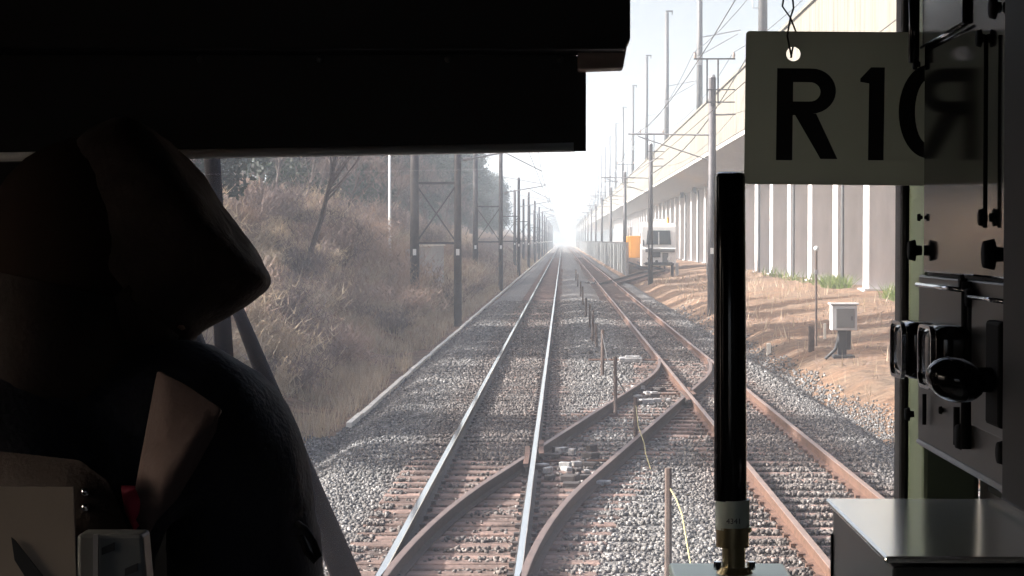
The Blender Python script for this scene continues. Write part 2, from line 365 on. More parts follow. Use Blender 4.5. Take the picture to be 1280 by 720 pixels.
# ------------------------------------------------------------------ tracks
RAIL = [(-.064, -.153), (.064, -.153), (.064, -.142), (.010, -.125), (.009, -.045), (.033, -.038), (.033, -.004), (.028, 0), (-.028, 0), (-.033, -.004), (-.033, -.038), (-.009, -.045), (-.010, -.125), (-.064, -.142)]
def rail_mb(path, mb=None, zoff=0):
    mb = mb or MB(); n = len(RAIL); vs = []; fs = []; mi = []
    for i, (x, y) in enumerate(path):
        a = Vector(path[max(i - 1, 0)]); b = Vector(path[min(i + 1, len(path) - 1)]); t = (b - a).normalized(); r = Vector((t.y, -t.x))
        z = zoff(y) if callable(zoff) else zoff
        for u, v in RAIL: vs.append((x + r.x * u, y + r.y * u, v + z))
    for i in range(len(path) - 1):
        for j in range(n):
            j2 = (j + 1) % n; fs.append((i * n + j, i * n + j2, (i + 1) * n + j2, (i + 1) * n + j)); mi.append(1 if j in (6, 7, 8) else 0)
    fs.append(tuple(range(n))[::-1]); mi.append(0); fs.append(tuple((len(path) - 1) * n + j for j in range(n))); mi.append(0)
    o = len(mb.v); mb.v += vs; mb.f += [tuple(k + o for k in f) for f in fs]; mb.mi += mi
    return mb
def sleeper_mb(x, y, w=2.0, ang=0, mb=None):
    mb = mb or MB(); return mb.box((x, y, -.155 - .075), (w, .225, .15), ang)
def track(cx, label, side_m, top_m, far):
    t = thing('railway_track', (cx, 14, -.155), label, 'railway track')
    for s in (-1, 1):
        rail_mb([(cx + s * HG, y) for y in (-20, 14, 30, 60, 120, 300, 700, 1500)]).build('rail', [side_m, top_m], t)
    proto = None; y = 12.9; k = 0
    ysl = []
    while y < 330: ysl.append(y); y += .6
    for y in ysl[:99]:
        if proto is None: proto = sleeper_mb(0, 0).build('sleeper', M['sleeper'], bevel=.018); o = proto
        else: o = proto.copy(); C.objects.link(o)
        o.location = (cx + rnd.uniform(-.07, .07), y + rnd.uniform(-.04, .04), rnd.uniform(-.022, .001)); o.rotation_euler = (0, rnd.uniform(-.008, .008), rnd.uniform(-.025, .025)); put(o, t)
    mb = MB()
    for y in ysl[99:]: sleeper_mb(cx, y, mb=mb)
    tag(mb.build('sleeper', M['sleeper'], t), kind='stuff')
    mb = MB()
    for y in ysl:                         # spring clips that hold the rails, nearest sleepers only
        if y > 45: break
        for s in (-1, 1):
            for d in (-1, 1): mb.box((cx + s * HG + d * .085, y, -.140), (.05, .11, .035))
    tag(mb.build('rail_clip', side_m, t), kind='stuff')
    return t
track(LT, 'left railway track with bright polished rails on timber sleepers', M['dark_rust'], M['shine'], 330)
track(RT, 'right railway track with dull rusty brown rails', M['rust'], M['dull_top'], 330)
# crossover
xo = thing('track_crossover', (1, 31, -.155), 'rusty curved crossover rails joining the left track to the right track', 'track crossover')
def cross_path(off, a, b, n=26): return [(LT + off + shift(y), y) for y in np.linspace(a, b, n)]
def y_at(off, x):
    for y in np.arange(X0, X1, .02):
        if LT + off + shift(y) >= x: return y
    return X1
ya = y_at(-HG, LT + HG); yb = y_at(HG, RT - HG)
rm = [M['shaded_rail'], M['cross_top']]
rail_mb(cross_path(-HG, X0 + 1.6, ya - .75)).build('rail', rm, xo); rail_mb(cross_path(-HG, ya + .45, X1 - 1.8)).build('rail', rm, xo)
rail_mb(cross_path(HG, X0 + 1.6, yb - .75)).build('rail', rm, xo); rail_mb(cross_path(HG, yb + .45, X1 - 1.8)).build('rail', rm, xo)
for (yy, xx) in ((ya, LT + HG), (yb, RT - HG)):           # crossing frogs: wing rails and a blunt nose
    mb = MB()
    rail_mb([(xx - .085, yy - 1.6), (xx - .085, yy - .1), (xx - .10, yy + .5)], mb); rail_mb([(xx + .085, yy + 1.3), (xx + .085, yy + .2), (xx + .10, yy - .4)], mb)
    mb.build('frog', [M['dark_rust'], M['rust']], xo)
def long_sleepers():
    y = 15.6; k = 0
    while y < 47.5:
        s_ = shift(y); x0 = LT + s_ - 1.15; x1 = LT + s_ + 1.15
        if s_ < 1.55: x0 = LT - 1.1
        if s_ > 2.2: x1 = RT + 1.1
        sleeper_mb((x0 + x1) / 2, y + .0, x1 - x0, rnd.uniform(-.02, .02)).build('sleeper', M['sleeper'], xo, bevel=.018).location.z += rnd.uniform(-.014, .003)
        y += .6 + rnd.uniform(-.05, .05)
long_sleepers()
# point machines and rodding
def point_machine(x, y, label):
    t = thing('point_machine', (x, y, -.16), label, 'point machine')
    mb = MB(); mb.box((x, y, -.10), (.55, .5, .10)); mb.box((x + .05, y, -.035), (.36, .34, .04)); mb.build('housing', M['plate'], t, bevel=.02)
    mb = MB()
    for d in (-.12, .0, .12): mb.tube([(x - 1.0, y + d, -.11), (x + .9, y + d, -.11)], .02, 6)
    mb.build('rodding', M['rust'], t); MB().box((x, y + .05, -.145), (1.5, .55, .03)).build('base_plate', M['plate'], t)
point_machine(1.62, 47.6, 'grey point machine beside the far end of the crossover')
def crossing_hardware(x, y, label):
    t = thing('rail_fittings', (x, y, -.16), label, 'rail fittings'); r = random.Random(int(y))
    for k in range(26):
        cx, cy = x + r.uniform(-.42, .36), y + r.uniform(-2.0, 2.0)
        MB().box((cx, cy, -.135 + r.uniform(0, .03)), (r.uniform(.06, .24), r.uniform(.08, .2), r.uniform(.03, .09)), r.uniform(-.8, .8)).build('chair_plate', M['plate' if k % 5 < 2 else 'dark_rust'], t, bevel=.008)
    mb = MB(); mb.tube([(x - .7, y + .4, -.12), (x + .5, y + .5, -.12)], .018, 6); mb.build('tie_rod', M['rust'], t)
crossing_hardware(.12, 25.4, 'pale metal fittings among the crossover rails beside the bright left track')
crossing_hardware(1.62, 36.6, 'pale metal fittings between the crossover rails where they meet the right track')
crossing_hardware(2.0, 134, 'small pale fittings where the siding leaves the right track')
# siding with the maintenance vehicle
st = thing('siding_track', (6, 150, -.1), 'rusty siding curving off the right track towards the parked maintenance vehicle', 'railway track')
zs = lambda y: .32 * sstep(132, 160, y)
for s in (-1, 1):
    rail_mb([(sid(y) + s * HG, y) for y in np.linspace(Y2 + 4, 230, 60)], None, zs).build('rail', [M['dark_rust'], M['rust']], st)
mb = MB()
for y in np.arange(Y2 + 12, 200, .7): mb.box((sid(y), y, -.23 + zs(y)), (2.0, .22, .15), -.1)
tag(mb.build('sleeper', M['sleeper'], st), kind='stuff')

# low concrete kerb along the left side of the ballast
kb = thing('trackside_kerb', (-3.72, 35, -.6), 'long pale concrete kerb between the ballast and the left bank', 'kerb')
mb = MB(); y = 34.6
while y < 700:
    L = 2.0 if y < 160 else 20; mb.box((-3.70 + rnd.uniform(-.012, .012), y + L / 2, -.535 + rnd.uniform(-.010, .010)), (.095, L - .012, .2)); y += L
mb.build('kerb_stones', M['kerb'], kb)

# ------------------------------------------------------------------ poles
def mast(y, first):
    """two dark posts braced together, carrying a cantilever over the left track"""
    xa, xb = -5.62, -3.98; za, zb = gz(xa, y) - .3, -.75
    t = thing('twin_post_mast', (xb, y, -.55), 'dark twin-post catenary mast braced with an X, nearest on the left', 'catenary mast', 'catenary masts along the left bank')
    for x, z0, r, top in ((xa, za, .19, 8.6), (xb, zb, .155, 8.35)):
        mb = MB(); mb.tube([(x, y, z0), (x, y, top)], [r, r * .8], 12); mb.build('post', M['pole'], t, True)
        mb = MB(); mb.tube([(x, y, top + .003), (x, y, top + .10)], [r * .85, r * .5], 12); mb.build('post_cap', M['galv'], t)
        mb = MB(); mb.box((x + .01, y - r - .02, 2.28), (.13, .02, .24)); mb.build('number_tag', M['white'], t)
    mb = MB(); mb.beam((xa, y - .0, 4.9), (xb, y, 4.9), .09, .09); mb.beam((xa, y, 2.62), (xb, y, 2.62), .09, .09); mb.build('cross_beam', M['pole'], t)
    for (z1, z2) in ((4.75, 2.72), (2.72, 4.75)):
        mb = MB(); mb.beam((xa + .12, y + (.05 if z1 > z2 else -.05), z1), (xb - .1, y + (.05 if z1 > z2 else -.05), z2), .055, .055); mb.build('diagonal_brace', M['pole'], t)
    mb = MB(); mb.tube([(xb, y, 5.75), (LT - .2, y, 6.25)], .035, 6); mb.tube([(xb, y, 6.85), (LT - .1, y, 6.3)], .022, 6); mb.tube([(LT - 1.3, y, 6.08), (LT + .15, y, 5.35)], .022, 6); mb.build('bracket_arm', M['galv'], t)
    mb = MB()
    for q in range(5): mb.tube([(xb + .22 + q * .06, y, 5.75 + .036 + q * .01), (xb + .25 + q * .06, y, 5.75 + .04 + q * .01)], .075, 8)
    mb.build('insulator', M['porcelain'], t)
    return t
def right_pole(y, first):
    x = 6.0; z0 = -.9
    t = thing('catenary_pole', (x, y, -.4), 'dark catenary pole with a T-frame on top, nearest on the right', 'catenary pole', 'catenary poles beside the right track')
    mb = MB(); mb.tube([(x, y, z0), (x, y, 9.25)], [.18, .145], 12); mb.build('post', M['pole'], t, True)
    mb = MB(); mb.tube([(x, y, 9.253), (x, y, 9.36)], [.15, .09], 10); mb.build('post_cap', M['galv'], t)
    mb = MB()
    for d in (-.22, .22): mb.beam((x + d, y - .16, 8.2), (x + d, y - .16, 9.95), .06, .05)
    for z in (8.25, 8.75): mb.beam((x - .26, y - .20, z), (x + .9, y - .20, z), .03, .05)
    mb.beam((x - .75, y - .16, 9.98), (x + .9, y - .16, 9.98), .06, .06)
    mb.build('top_frame', M['pole_grey'], t)
    mb = MB()
    for d in (-.70, .84): mb.tube([(x + d, y - .16, 10.014), (x + d, y - .16, 10.12), (x + d, y - .16, 10.26)], [.05, .07, .035], 8)
    mb.build('insulator', M['porcelain'], t)
    mb = MB(); mb.tube([(x, y, 6.95), (RT - .2, y, 7.0)], .04, 6); mb.tube([(x, y, 5.9), (RT + .2, y, 6.9)], .028, 6); mb.tube([(x, y, 7.75), (x + .95, y, 7.78)], .04, 6); mb.tube([(RT + 1.2, y, 6.2), (RT - .15, y, 5.35)], .022, 6); mb.build('bracket_arm', M['galv'], t)
    mb = MB(); mb.box((x - .01, y - .185, 2.3), (.13, .02, .24)); mb.build('number_tag', M['white'], t)
    return t
m0 = mast(76, True); p0 = right_pole(80.5, True)
ords = ['second', 'third', 'fourth', 'fifth', 'sixth']
for i in range(1, 15):
    m = copy_tree(m0); m.location.y = 76 + 53.2 * i
    p = copy_tree(p0); p.location.y = 80.5 + 56 * i
    if i <= 3:
        m['label'] = f'dark twin-post catenary mast with X bracing, {ords[i-1]} in line along the left bank'
        p['label'] = f'dark catenary pole with T-frame, {ords[i-1]} in line beside the right track'
    else:
        m['label'] = 'distant twin-post catenary mast fading into haze left of the tracks'; p['label'] = 'distant catenary pole fading into haze right of the tracks'
        m['group'] = 'far catenary masts on the left'; p['group'] = 'far catenary poles on the right'
# overhead wires
def span_wire(x, z, r, sag, ys, name, label):
    pts = []
    for a, b in zip(ys[:-1], ys[1:]):
        for k in range(8): u = k / 8; pts.append((x, a + (b - a) * u, z - sag * 4 * u * (1 - u)))
    pts.append((x, ys[-1], z)); mb = MB(); mb.tube(pts, r, 5); o = mb.build(name, M['wire']); tag(o, label, 'wire')
yl = [22.8 + 53.2 * i for i in range(0, 16)]; yr = [24.5 + 56 * i for i in range(0, 16)]
span_wire(LT, 6.2, .009, .55, yl, 'messenger_wire', 'sagging messenger wire over the left track')
span_wire(LT, 5.2, .008, .02, yl, 'contact_wire', 'level contact wire over the left track')
span_wire(RT, 6.95, .009, .55, yr, 'messenger_wire', 'sagging messenger wire over the right track')
span_wire(RT, 5.2, .008, .02, yr, 'contact_wire', 'level contact wire over the right track')
span_wire(5.25, 10.25, .010, .7, yr, 'feeder_wire', 'feeder wire on the inner end of the pole tops, right side')
span_wire(6.84, 10.25, .010, .7, yr, 'feeder_wire', 'feeder wire on the outer end of the pole tops, right side')
span_wire(6.9, 7.8, .012, .6, yr, 'feeder_wire', 'lower feeder wire on the short arms of the right poles')
mb = MB(); a = Vector((6.0, 136.5, 7.2)); b = Vector((10.0, 104, 13.0)); mb.tube([a.lerp(b, u) - Vector((0, 0, 1.1 * math.sin(u * math.pi))) for u in np.linspace(0, 1, 14)], .035, 6)
tag(mb.build('power_cable', M['wire']), 'thick dark cable sagging from the viaduct down to a right-hand pole', 'cable')

# ------------------------------------------------------------------ viaduct
XE, ZB, ZT = 10.0, 8.62, 12.25
vd = thing('railway_viaduct', (17, 60, .4), 'long cream concrete railway viaduct on rows of grey columns, right of the tracks', 'viaduct')
mb = MB(); y = 30.0
while y < 1300:                                        # parapet cast in lengths with open joints
    L = 9.7 if y < 400 else 97; mb.box((XE + .15, y + L / 2, (ZB + ZT) / 2 + .12), (.30, L - .03, ZT - ZB - .24)); y += L
mb.build('parapet', M['parapet'], vd)
mb = MB()
for (y0, y1) in ((30, 1300),):
    mb.prism([(XE + .02, y0, ZB - .05), (XE + .02, y0, ZB + .12), (XE + .3, y0, ZB + .9), (25.7, y0, ZB + .9), (25.98, y0, ZB - .05), (23.2, y0, ZB - .75), (12.8, y0, ZB - .75)], (0, y1 - y0, 0))
mb.build('deck', M['concrete'], vd)
MB().box((25.85, 665, 10.4), (.3, 1270, 3.6)).build('far_parapet', M['concrete'], vd)
mb = MB(); mb.box((XE + .10, 665, ZT + .03), (.42, 1270, .12)); mb.build('coping', M['parapet'], vd)
colp = None; k = 0
for y in [48.9 + 10.1 * i for i in range(48)]:
    for x in (14.15, 22.0):
        if k >= 96: break
        if colp is None:
            mb = MB(); mb.box((0, 0, 3.75), (1.35, 1.6, 8.3)); colp = mb.build('column', M['pier'], bevel=.04); o = colp
            mb = MB(); mb.box((0, 0, .42), (1.75, 2.0, .34)); f = mb.build('footing', M['pier']); f.parent = colp
        else: o = copy_tree(colp)
        o.location = (x, y, 0); o.parent = None; put(o, vd); k += 1
mb = MB()
for y in [48.9 + 10.1 * i for i in range(48)]: mb.box((18.1, y, ZB - 1.1), (6.4, .9, .75))
mb.build('cross_girder', M['concrete'], vd)
for i in range(0, 18, 2):                              # rainwater pipes and hanging drain boxes under the deck edge
    y = 55.0 + 10.1 * i; mb = MB(); mb.box((12.9, y, 7.6), (.35, .45, .6)); mb.tube([(13.3, y, 7.6), (13.3, y, .4)], .075, 8); mb.build('drain_pipe', M['pole_grey'], vd)
# concrete retaining wall beyond the columns
tag(MB().box((29, 600, 3.2), (.6, 1150, 6.4)).build('retaining_wall', M['concrete']), 'grey retaining wall seen between the viaduct columns', 'wall')
def via_pole(y):
    t = thing('viaduct_pole', (XE + .75, y, 9.52), 'tall grey overhead-line pole on the viaduct', 'overhead-line pole', 'tall poles along the viaduct deck')
    x = XE + .75
    mb = MB(); mb.tube([(x, y, 9.45), (x, y, 26.2)], [.27, .20], 10); mb.build('post', M['pole_grey'], t, True)
    mb = MB(); mb.box((x + .25, y - .02, 26.32), (.75, .2, .16)); mb.box((x + .55, y, 26.1), (.1, .1, .3)); mb.build('top_bracket', M['pole_grey'], t)
    mb = MB(); mb.box((x - .02, y - .27, 16.8), (.32, .12, .7)); mb.build('clamp_plate', M['galv'], t)
    mb = MB(); mb.tube([(x, y, 18.6), (x + 3.2, y, 19.2)], .05, 6); mb.tube([(x, y, 17.2), (x + 3.0, y, 18.9)], .04, 6); mb.tube([(x, y, 15.2), (x - .55, y, 15.2), (x - .55, y, 16.0)], .035, 6); mb.build('bracket_arm', M['galv'], t)
    return t
v0 = via_pole(108)
v0['label'] = 'tall grey pole on the viaduct cut off by the top edge, just above the plate'
for i in range(1, 15):
    v = copy_tree(v0); v.location.y = 108 + 49.6 * i
    if i <= 5: v['label'] = f'tall grey overhead-line pole on the viaduct, {(ords + ["seventh"])[i-1]} in line from the plate'
    else: v['label'] = 'distant tall pole on the viaduct fading into haze'; v['group'] = 'far poles on the viaduct'

# ------------------------------------------------------------------ trackside things, right
def relay_box():
    p = at(1054, 440, 48); x, y = p.x, 48; z = gz(x, y)
    t = thing('relay_box', (x, y, z), 'small pale grey trackside relay box on a dark stand', 'relay box')
    mb = MB(); mb.box((x, y, z + .96), (.60, .42, .60)); mb.build('cabinet', M['lamp_white'], t, bevel=.015)
    mb = MB(); mb.box((x, y, z + 1.29), (.68, .50, .04)); mb.build('lid', M['lamp_white'], t, bevel=.01)
    mb = MB(); mb.box((x + .02, y - .225, z + .95), (.44, .02, .46)); d = mb.build('door', M['device'], t, bevel=.006)
    mb = MB(); mb.box((x + .17, y - .245, z + .95), (.03, .02, .10)); mb.build('handle', M['dark'], d)
    mb = MB(); mb.box((x - .03, y, z + .30), (.20, .18, .72)); mb.box((x + .12, y + .02, z + .42), (.12, .14, .46)); mb.box((x, y, z + .02), (.5, .4, .10)); mb.build('stand', M['dark'], t, bevel=.02)
    mb = MB(); mb.tube([(x - .1, y, z + .5), (x - .2, y - .1, z + .2), (x - .45, y - .2, z - .02)], .04, 8); mb.build('cable_pipe', M['dark'], t, True)
relay_box()
def stakes_right():
    p = at(1020, 432, 53); x, z = p.x, gz(p.x, 53)
    t = thing('marker_pole', (x, 53, z), 'thin brown marker pole with a white tip on the right bank', 'marker pole')
    MB().tube([(x, 53, z - .3), (x, 53, z + 2.55)], .030, 8).build('post', M['timber'], t); MB().ball((x, 53, z + 2.62), .07, 6).build('tip', M['white'], t)
    MB().box((x, 52.95, z + 2.0), (.09, .05, .12)).build('clamp', M['galv'], t)
    p = at(1017, 433, 51); o = MB().box((p.x - .06, 51, gz(p.x, 51) + .28), (.15, .13, .68)).build('boundary_post', M['timber'], origin=(p.x, 51, gz(p.x, 51)), bevel=.02); tag(o, 'short dark timber post at the foot of the marker pole', 'post')
    p = at(961, 428, 55); o = MB().box((p.x, 55, gz(p.x, 55) + .12), (.12, .12, .4)).build('boundary_post', M['kerb'], origin=(p.x, 55, gz(p.x, 55)), bevel=.02); tag(o, 'short pale post on the right bank near the ballast edge', 'post')
    p = at(1031, 420, 56); o = MB().box((p.x, 56, gz(p.x, 56) + .12), (.07, .07, .6)).build('boundary_post', M['kerb'], origin=(p.x, 56, gz(p.x, 56)), bevel=.01); tag(o, 'slim pale post between the timber post and the relay box', 'post')
    for i, (px, y, h) in enumerate(((840, 150, 1.0), (846, 152, .95), (884, 140, .8))):
        x = (px - 703) / F * y; z = gz(x, y); o = MB().box((x, y, z + h / 2 - .1), (.22 if i < 2 else .15, .2, h + .2)).build('marker_post', M['galv' if i else 'dark'], origin=(x, y, z), bevel=.02)
        tag(o, ['dark squat post right of the maintenance vehicle', 'pale squat post right of the maintenance vehicle', 'small post on the right bank near the viaduct'][i], 'post')
stakes_right()
# grey noise wall far right
nw = thing('noise_barrier', (5.7, 178, -.4), 'low grey noise barrier beside the far right track', 'noise barrier')
mb = MB()
for k in range(60): mb.box((5.7, 180 + k * 8, .95), (.14, 7.8, 2.9))
mb.build('barrier_panel', M['grey_wall'], nw)
mb = MB()
for k in range(61): mb.box((5.7, 176 + k * 8, 1.0), (.22, .18, 3.1))
tag(mb.build('barrier_post', M['galv'], nw), kind='stuff')

x = (487 - 703) / F * 96; tag(MB().tube([(x, 96, gz(x, 96) - .3), (x, 96, gz(x, 96) + 5.5)], [.07, .055], 10).build('pale_post', M['white'], origin=(x, 96, gz(x, 96)), smooth=True), 'pale slim pole standing in the brush left of the first mast', 'pole')
def vehicle():
    y0 = 170.0; x = sid(172) + .15; z0 = .10
    t = thing('maintenance_vehicle', (x, y0, z0), 'white track maintenance vehicle with an orange side body parked on the siding', 'rail vehicle')
    W, Hh = 2.95, 4.5
    mb = MB(); prof = [(0, .42), (0, 1.9), (.10, 2.0), (.30, 3.75), (.55, 4.1), (2.6, 4.1), (2.6, .42)]
    mb.prism([(x - W / 2, y0 + a, z0 + b) for a, b in prof], (W, 0, 0)); mb.build('body', M['white'], t, bevel=.05)
    mb = MB(); mb.prism([(x - 1.05, y0 + .075, z0 + 2.25), (x + 1.05, y0 + .075, z0 + 2.25), (x + .95, y0 + .225, z0 + 3.45), (x - .95, y0 + .225, z0 + 3.45)], (0, .08, 0)); wsn = mb.build('windscreen', M['glassdark'], t)
    mb = MB(); mb.box((x, y0 + .06, z0 + 2.75), (.07, .06, 1.15)); mb.build('mullion', M['white'], wsn)
    mb = MB(); mb.box((x + .1, y0 - .06, z0 + 1.75), (2.5, .12, .28)); mb.build('bumper_band', M['device'], t, bevel=.02)
    mb = MB(); mb.box((x - .35, y0 - .05, z0 + 1.45), (.95, .1, .55)); mb.build('grille', M['dark'], t)
    for d in (-.85, .85):
        mb = MB(); mb.tube([(x + d, y0 - .06, z0 + 1.05), (x + d, y0 - .001, z0 + 1.05)], .14, 12); mb.build('headlight', M['chrome'], t)
    mb = MB(); mb.tube([(x - .2, y0 - .35, z0 + .82), (x - .2, y0 - .001, z0 + .82)], .13, 10); mb.build('coupler', M['dark'], t)
    mb = MB(); mb.box((x, y0 + 6, z0 + .62), (2.3, 12.2, .26)); mb.build('underframe', M['dark'], t)
    for d in (-HG, HG):
        for yy in (1.6, 10.0):
            mb = MB(); mb.tube([(x + d - .06, y0 + yy, z0 + .34), (x + d + .06, y0 + yy, z0 + .34)], .34, 16); mb.build('wheel', M['dark'], t)
    mb = MB(); mb.box((x, y0 + 1.5, z0 + 4.25), (1.5, 1.4, .3)); mb.build('roof_unit', M['white'], t, bevel=.05)
    mb = MB(); mb.tube([(x + .8, y0 + .6, z0 + 4.05), (x + .8, y0 + .6, z0 + 4.55)], .09, 8); mb.build('beacon', M['orange'], t)
    mb = MB(); mb.box((x - .62, y0 + 7.8, z0 + 2.05), (3.5, 9.6, 1.9)); mb.build('side_body', M['orange'], t, bevel=.06)
    mb = MB()
    for yy in (3.4, 6.5, 9.5, 12.0): mb.tube([(x - 2.2, y0 + yy, z0 + 2.9), (x - 2.2, y0 + yy, z0 + 3.75)], .035, 6)
    mb.tube([(x - 2.2, y0 + 3.4, z0 + 3.75), (x - 2.2, y0 + 12, z0 + 3.75)], .035, 6); mb.build('guard_rail', M['galv'], t)
    mb = MB(); mb.box((x - 1.3, y0 - .02, z0 + 2.4), (.10, .30, .5)); mb.build('mirror', M['dark'], t)
    mb = MB(); mb.box((x + .55, y0 - .01, z0 + 1.1), (.5, .03, .9)); mb.box((x, y0 - .02, z0 + .62), (2.6, .05, .12)); mb.build('front_step', M['device'], t)
    mb = MB(); mb.box((x - W / 2 - .01, y0 + 1.5, z0 + 2.8), (.03, 1.1, 1.1)); mb.build('side_window', M['glassdark'], t)
vehicle()
# left retaining structure
lw = thing('concrete_wall', (-6.4, 100, 0), 'weathered grey concrete wall on the left bank behind the first mast', 'wall')
MB().box((-6.35, 97, 1.35), (.3, 15, 2.2)).build('panel', M['concrete'], lw); MB().box((-6.6, 89.6, 1.30), (.9, .25, 2.1)).build('end_return', M['concrete'], lw); MB().box((-6.35, 97, 2.50), (.44, 15.2, .1)).build('coping', M['kerb'], lw)

# stakes between the two tracks, with rope
def stake(px, pyb, pyt, lab):
    h0 = -.15; y = (CAM_Z - h0) * F / (pyb - 300); x = (px - 703) / F * y; top = CAM_Z + (300 - pyt) / F * y
    mb = MB(); rr = .030 if y < 40 else .038; mb.tube([(x, y, -.45), (x + rnd.uniform(-.02, .02), y, top)], [rr * 1.1, rr], 7)
    o = mb.build('timber_stake', M['timber'], origin=(x, y, h0)); tag(o, lab, 'stake', 'stakes between the two tracks'); return (x, y, top)
S = [stake(836, 733, 585, 'dark upright stake nearest the train, between the tracks'), stake(795, 557, 497, 'thin stake with a yellow rope hanging from it, second from the train'),
     stake(770, 520, 446, 'slim dark stake left of the crossover rails, third from the train')]
for px, b, t_ in ((753, 468, 412), (746, 438, 405), (741, 432, 388), (737, 412, 380), (733, 398, 372), (729, 384, 358), (726, 372, 352), (722, 360, 342), (720, 352, 337)):
    S.append(stake(px, b, t_, 'one of the short dark stakes in the row between the tracks'))
def rope(pts, r, m, lab):
    mb = MB(); mb.tube(pts, r, 5); tag(mb.build('rope', m, smooth=True), lab, 'rope')
x, y, z = S[1]
rope([(x, y, z - .1), (x + .01, y - .6, z - .35), (x + .05, y - 1.6, .05), (x + .05, y - 2.2, -.04), (x + .08, y - 2.9, -.15)], .006, M['rope'], 'yellow rope hanging from the second stake onto the ballast')
x, y, z = S[0]
rope([(x, y, z - .15), (x + .06, y - .1, z - .25), (x + .09, y - .4, .5), (x + .14, y - .9, .1), (x + .3, y - 1.4, -.12)], .008, M['rope'], 'pale cord looped on the nearest stake')
x, y, z = S[2]; x2, y2, z2 = S[3]
rope([(x2, y2, z2 - .1), (x2 + .06, y2 - 2, z2 - .5), (x2 + .12, y2 - 4.5, .15), (x2 + .26, y2 - 7, .0), (x, y, z - .3)], .012, M['wire'], 'dark cord sagging between the third and fourth stakes')

# ------------------------------------------------------------------ vegetation
def blades(name, label, regions, m, hmin, hmax, wd, lean=.6):
    P = []; Z = []
    for (x0, x1, y0, y1, n, zf) in regions:
        x = nprng.uniform(x0, x1, n); y = nprng.uniform(y0, y1, n)
        for a, b in zip(x, y):
            if mnoise.noise(Vector((a * .55, b * .30, 5.5))) > -.15: P.append((a, b)); Z.append(zf(a, b))
    P = np.array(P); Z = np.array(Z); n = len(P); h = nprng.uniform(hmin, hmax, n); a = nprng.uniform(0, 6.28, n); l = nprng.uniform(.1, lean, n) * h
    b = nprng.uniform(0, 6.28, n); far = np.clip(P[:, 1] / 45, 1, 2.6); wv = wd * far * nprng.uniform(.6, 1.3, n)
    p0 = np.stack([P[:, 0] - np.cos(b) * wv, P[:, 1] - np.sin(b) * wv, Z - .03], 1); p1 = np.stack([P[:, 0] + np.cos(b) * wv, P[:, 1] + np.sin(b) * wv, Z - .03], 1)
    p2 = np.stack([P[:, 0] + np.cos(a) * l, P[:, 1] + np.sin(a) * l, Z + h], 1)
    Vv = np.stack([p0, p1, p2], 1).reshape(-1, 3); Fc = np.arange(n * 3).reshape(-1, 3)
    o = bpy.data.objects.new(name, np_obj(name, Vv, Fc, m, 3)); C.objects.link(o); tag(o, label, 'grass', kind='stuff')
blades('dry_grass', 'dry straw coloured grass on the left bank and the right verge',
       [(-9.5, -3.9, 26, 60, 26000, gz), (-12, -4.0, 60, 150, 26000, gz), (5.6, 13, 36, 140, 1300, gz), (-8, -3.9, 150, 320, 6000, gz)], M['straw'], .12, .55, .011)
blades('ground_litter', 'dark twigs and trampled stems lying on the right bank', [(5.5, 13, 34, 75, 5200, gz), (-8, -3.9, 28, 70, 5000, gz)], M['twig'], .02, .10, .012, 9)
blades('green_grass', 'green weeds at the foot of the viaduct columns', [(12.3, 13.4, 80.5, 86.5, 2200, gz), (12.4, 13.4, 91.0, 96.5, 1500, gz), (12.2, 13.3, 71, 77, 900, gz), (12.6, 13.4, 100, 130, 260, gz)], M['green_blade'], .10, .75, .017, 1.3)

def bush_mesh(seed, n=230, tall=1.0):
    r = random.Random(seed); mb = MB()
    for _ in range(n):
        a = r.uniform(0, 6.28); rad = r.uniform(0, .45); base = Vector((math.cos(a) * rad, math.sin(a) * rad, -.1)); d = Vector((math.cos(a) * r.uniform(.2, 1.0), math.sin(a) * r.uniform(.2, 1.0), r.uniform(.5, 1.25) * tall))
        p = base; w_ = .019
        for k in range(3):
            q = p + d * r.uniform(.28, .45) + Vector((r.uniform(-.12, .12), r.uniform(-.12, .12), r.uniform(-.05, .05)))
            s = Vector((-d.y, d.x, 0)).normalized() * w_; 
            if s.length < 1e-4: s = Vector((w_, 0, 0))
            mb.add([p - s, p + s, q], [(0, 1, 2)])
            for _k in range(3):
                e = q + Vector((r.uniform(-.28, .28), r.uniform(-.28, .28), r.uniform(-.05, .28))); s2 = Vector((r.uniform(-1, 1), r.uniform(-1, 1), 0)).normalized() * .010
                mb.add([q - s2, q + s2, e], [(0, 1, 2)])
            p = q; d = d * .8 + Vector((0, 0, -.14)); w_ *= .85
    me = bpy.data.meshes.new('brush'); me.from_pydata(mb.v, [], mb.f); return me
bushes = []
for s_ in range(4):
    for mm in ('twig', 'twig2', 'straw'):
        me = bush_mesh(20 + s_, 200, .8 + .15 * s_); me.materials.append(M[mm]); bushes.append(me)
def place_bushes():
    n = 0
    for i in range(285):
        y = 30 + 120 * rnd.random() ** 1.5; x = -5.4 - 8.5 * rnd.random() ** 1.2
        if abs(y - 97) < 9 and -7.6 < x < -5: continue
        o = bpy.data.objects.new('dry_bush', bushes[rnd.randrange(12)]); C.objects.link(o)
        s = rnd.uniform(.55, 1.25) * (1.0 if y < 70 else 1.4); o.location = (x, y, gz(x, y)); o.scale = (s, s, s * rnd.uniform(.7, 1.25)); o.rotation_euler = (rnd.uniform(-.15, .15), rnd.uniform(-.15, .15), rnd.uniform(0, 6.28))
        tag(o, 'leafless russet brush on the left bank', 'bush', 'dry bushes on the left bank')
place_bushes()
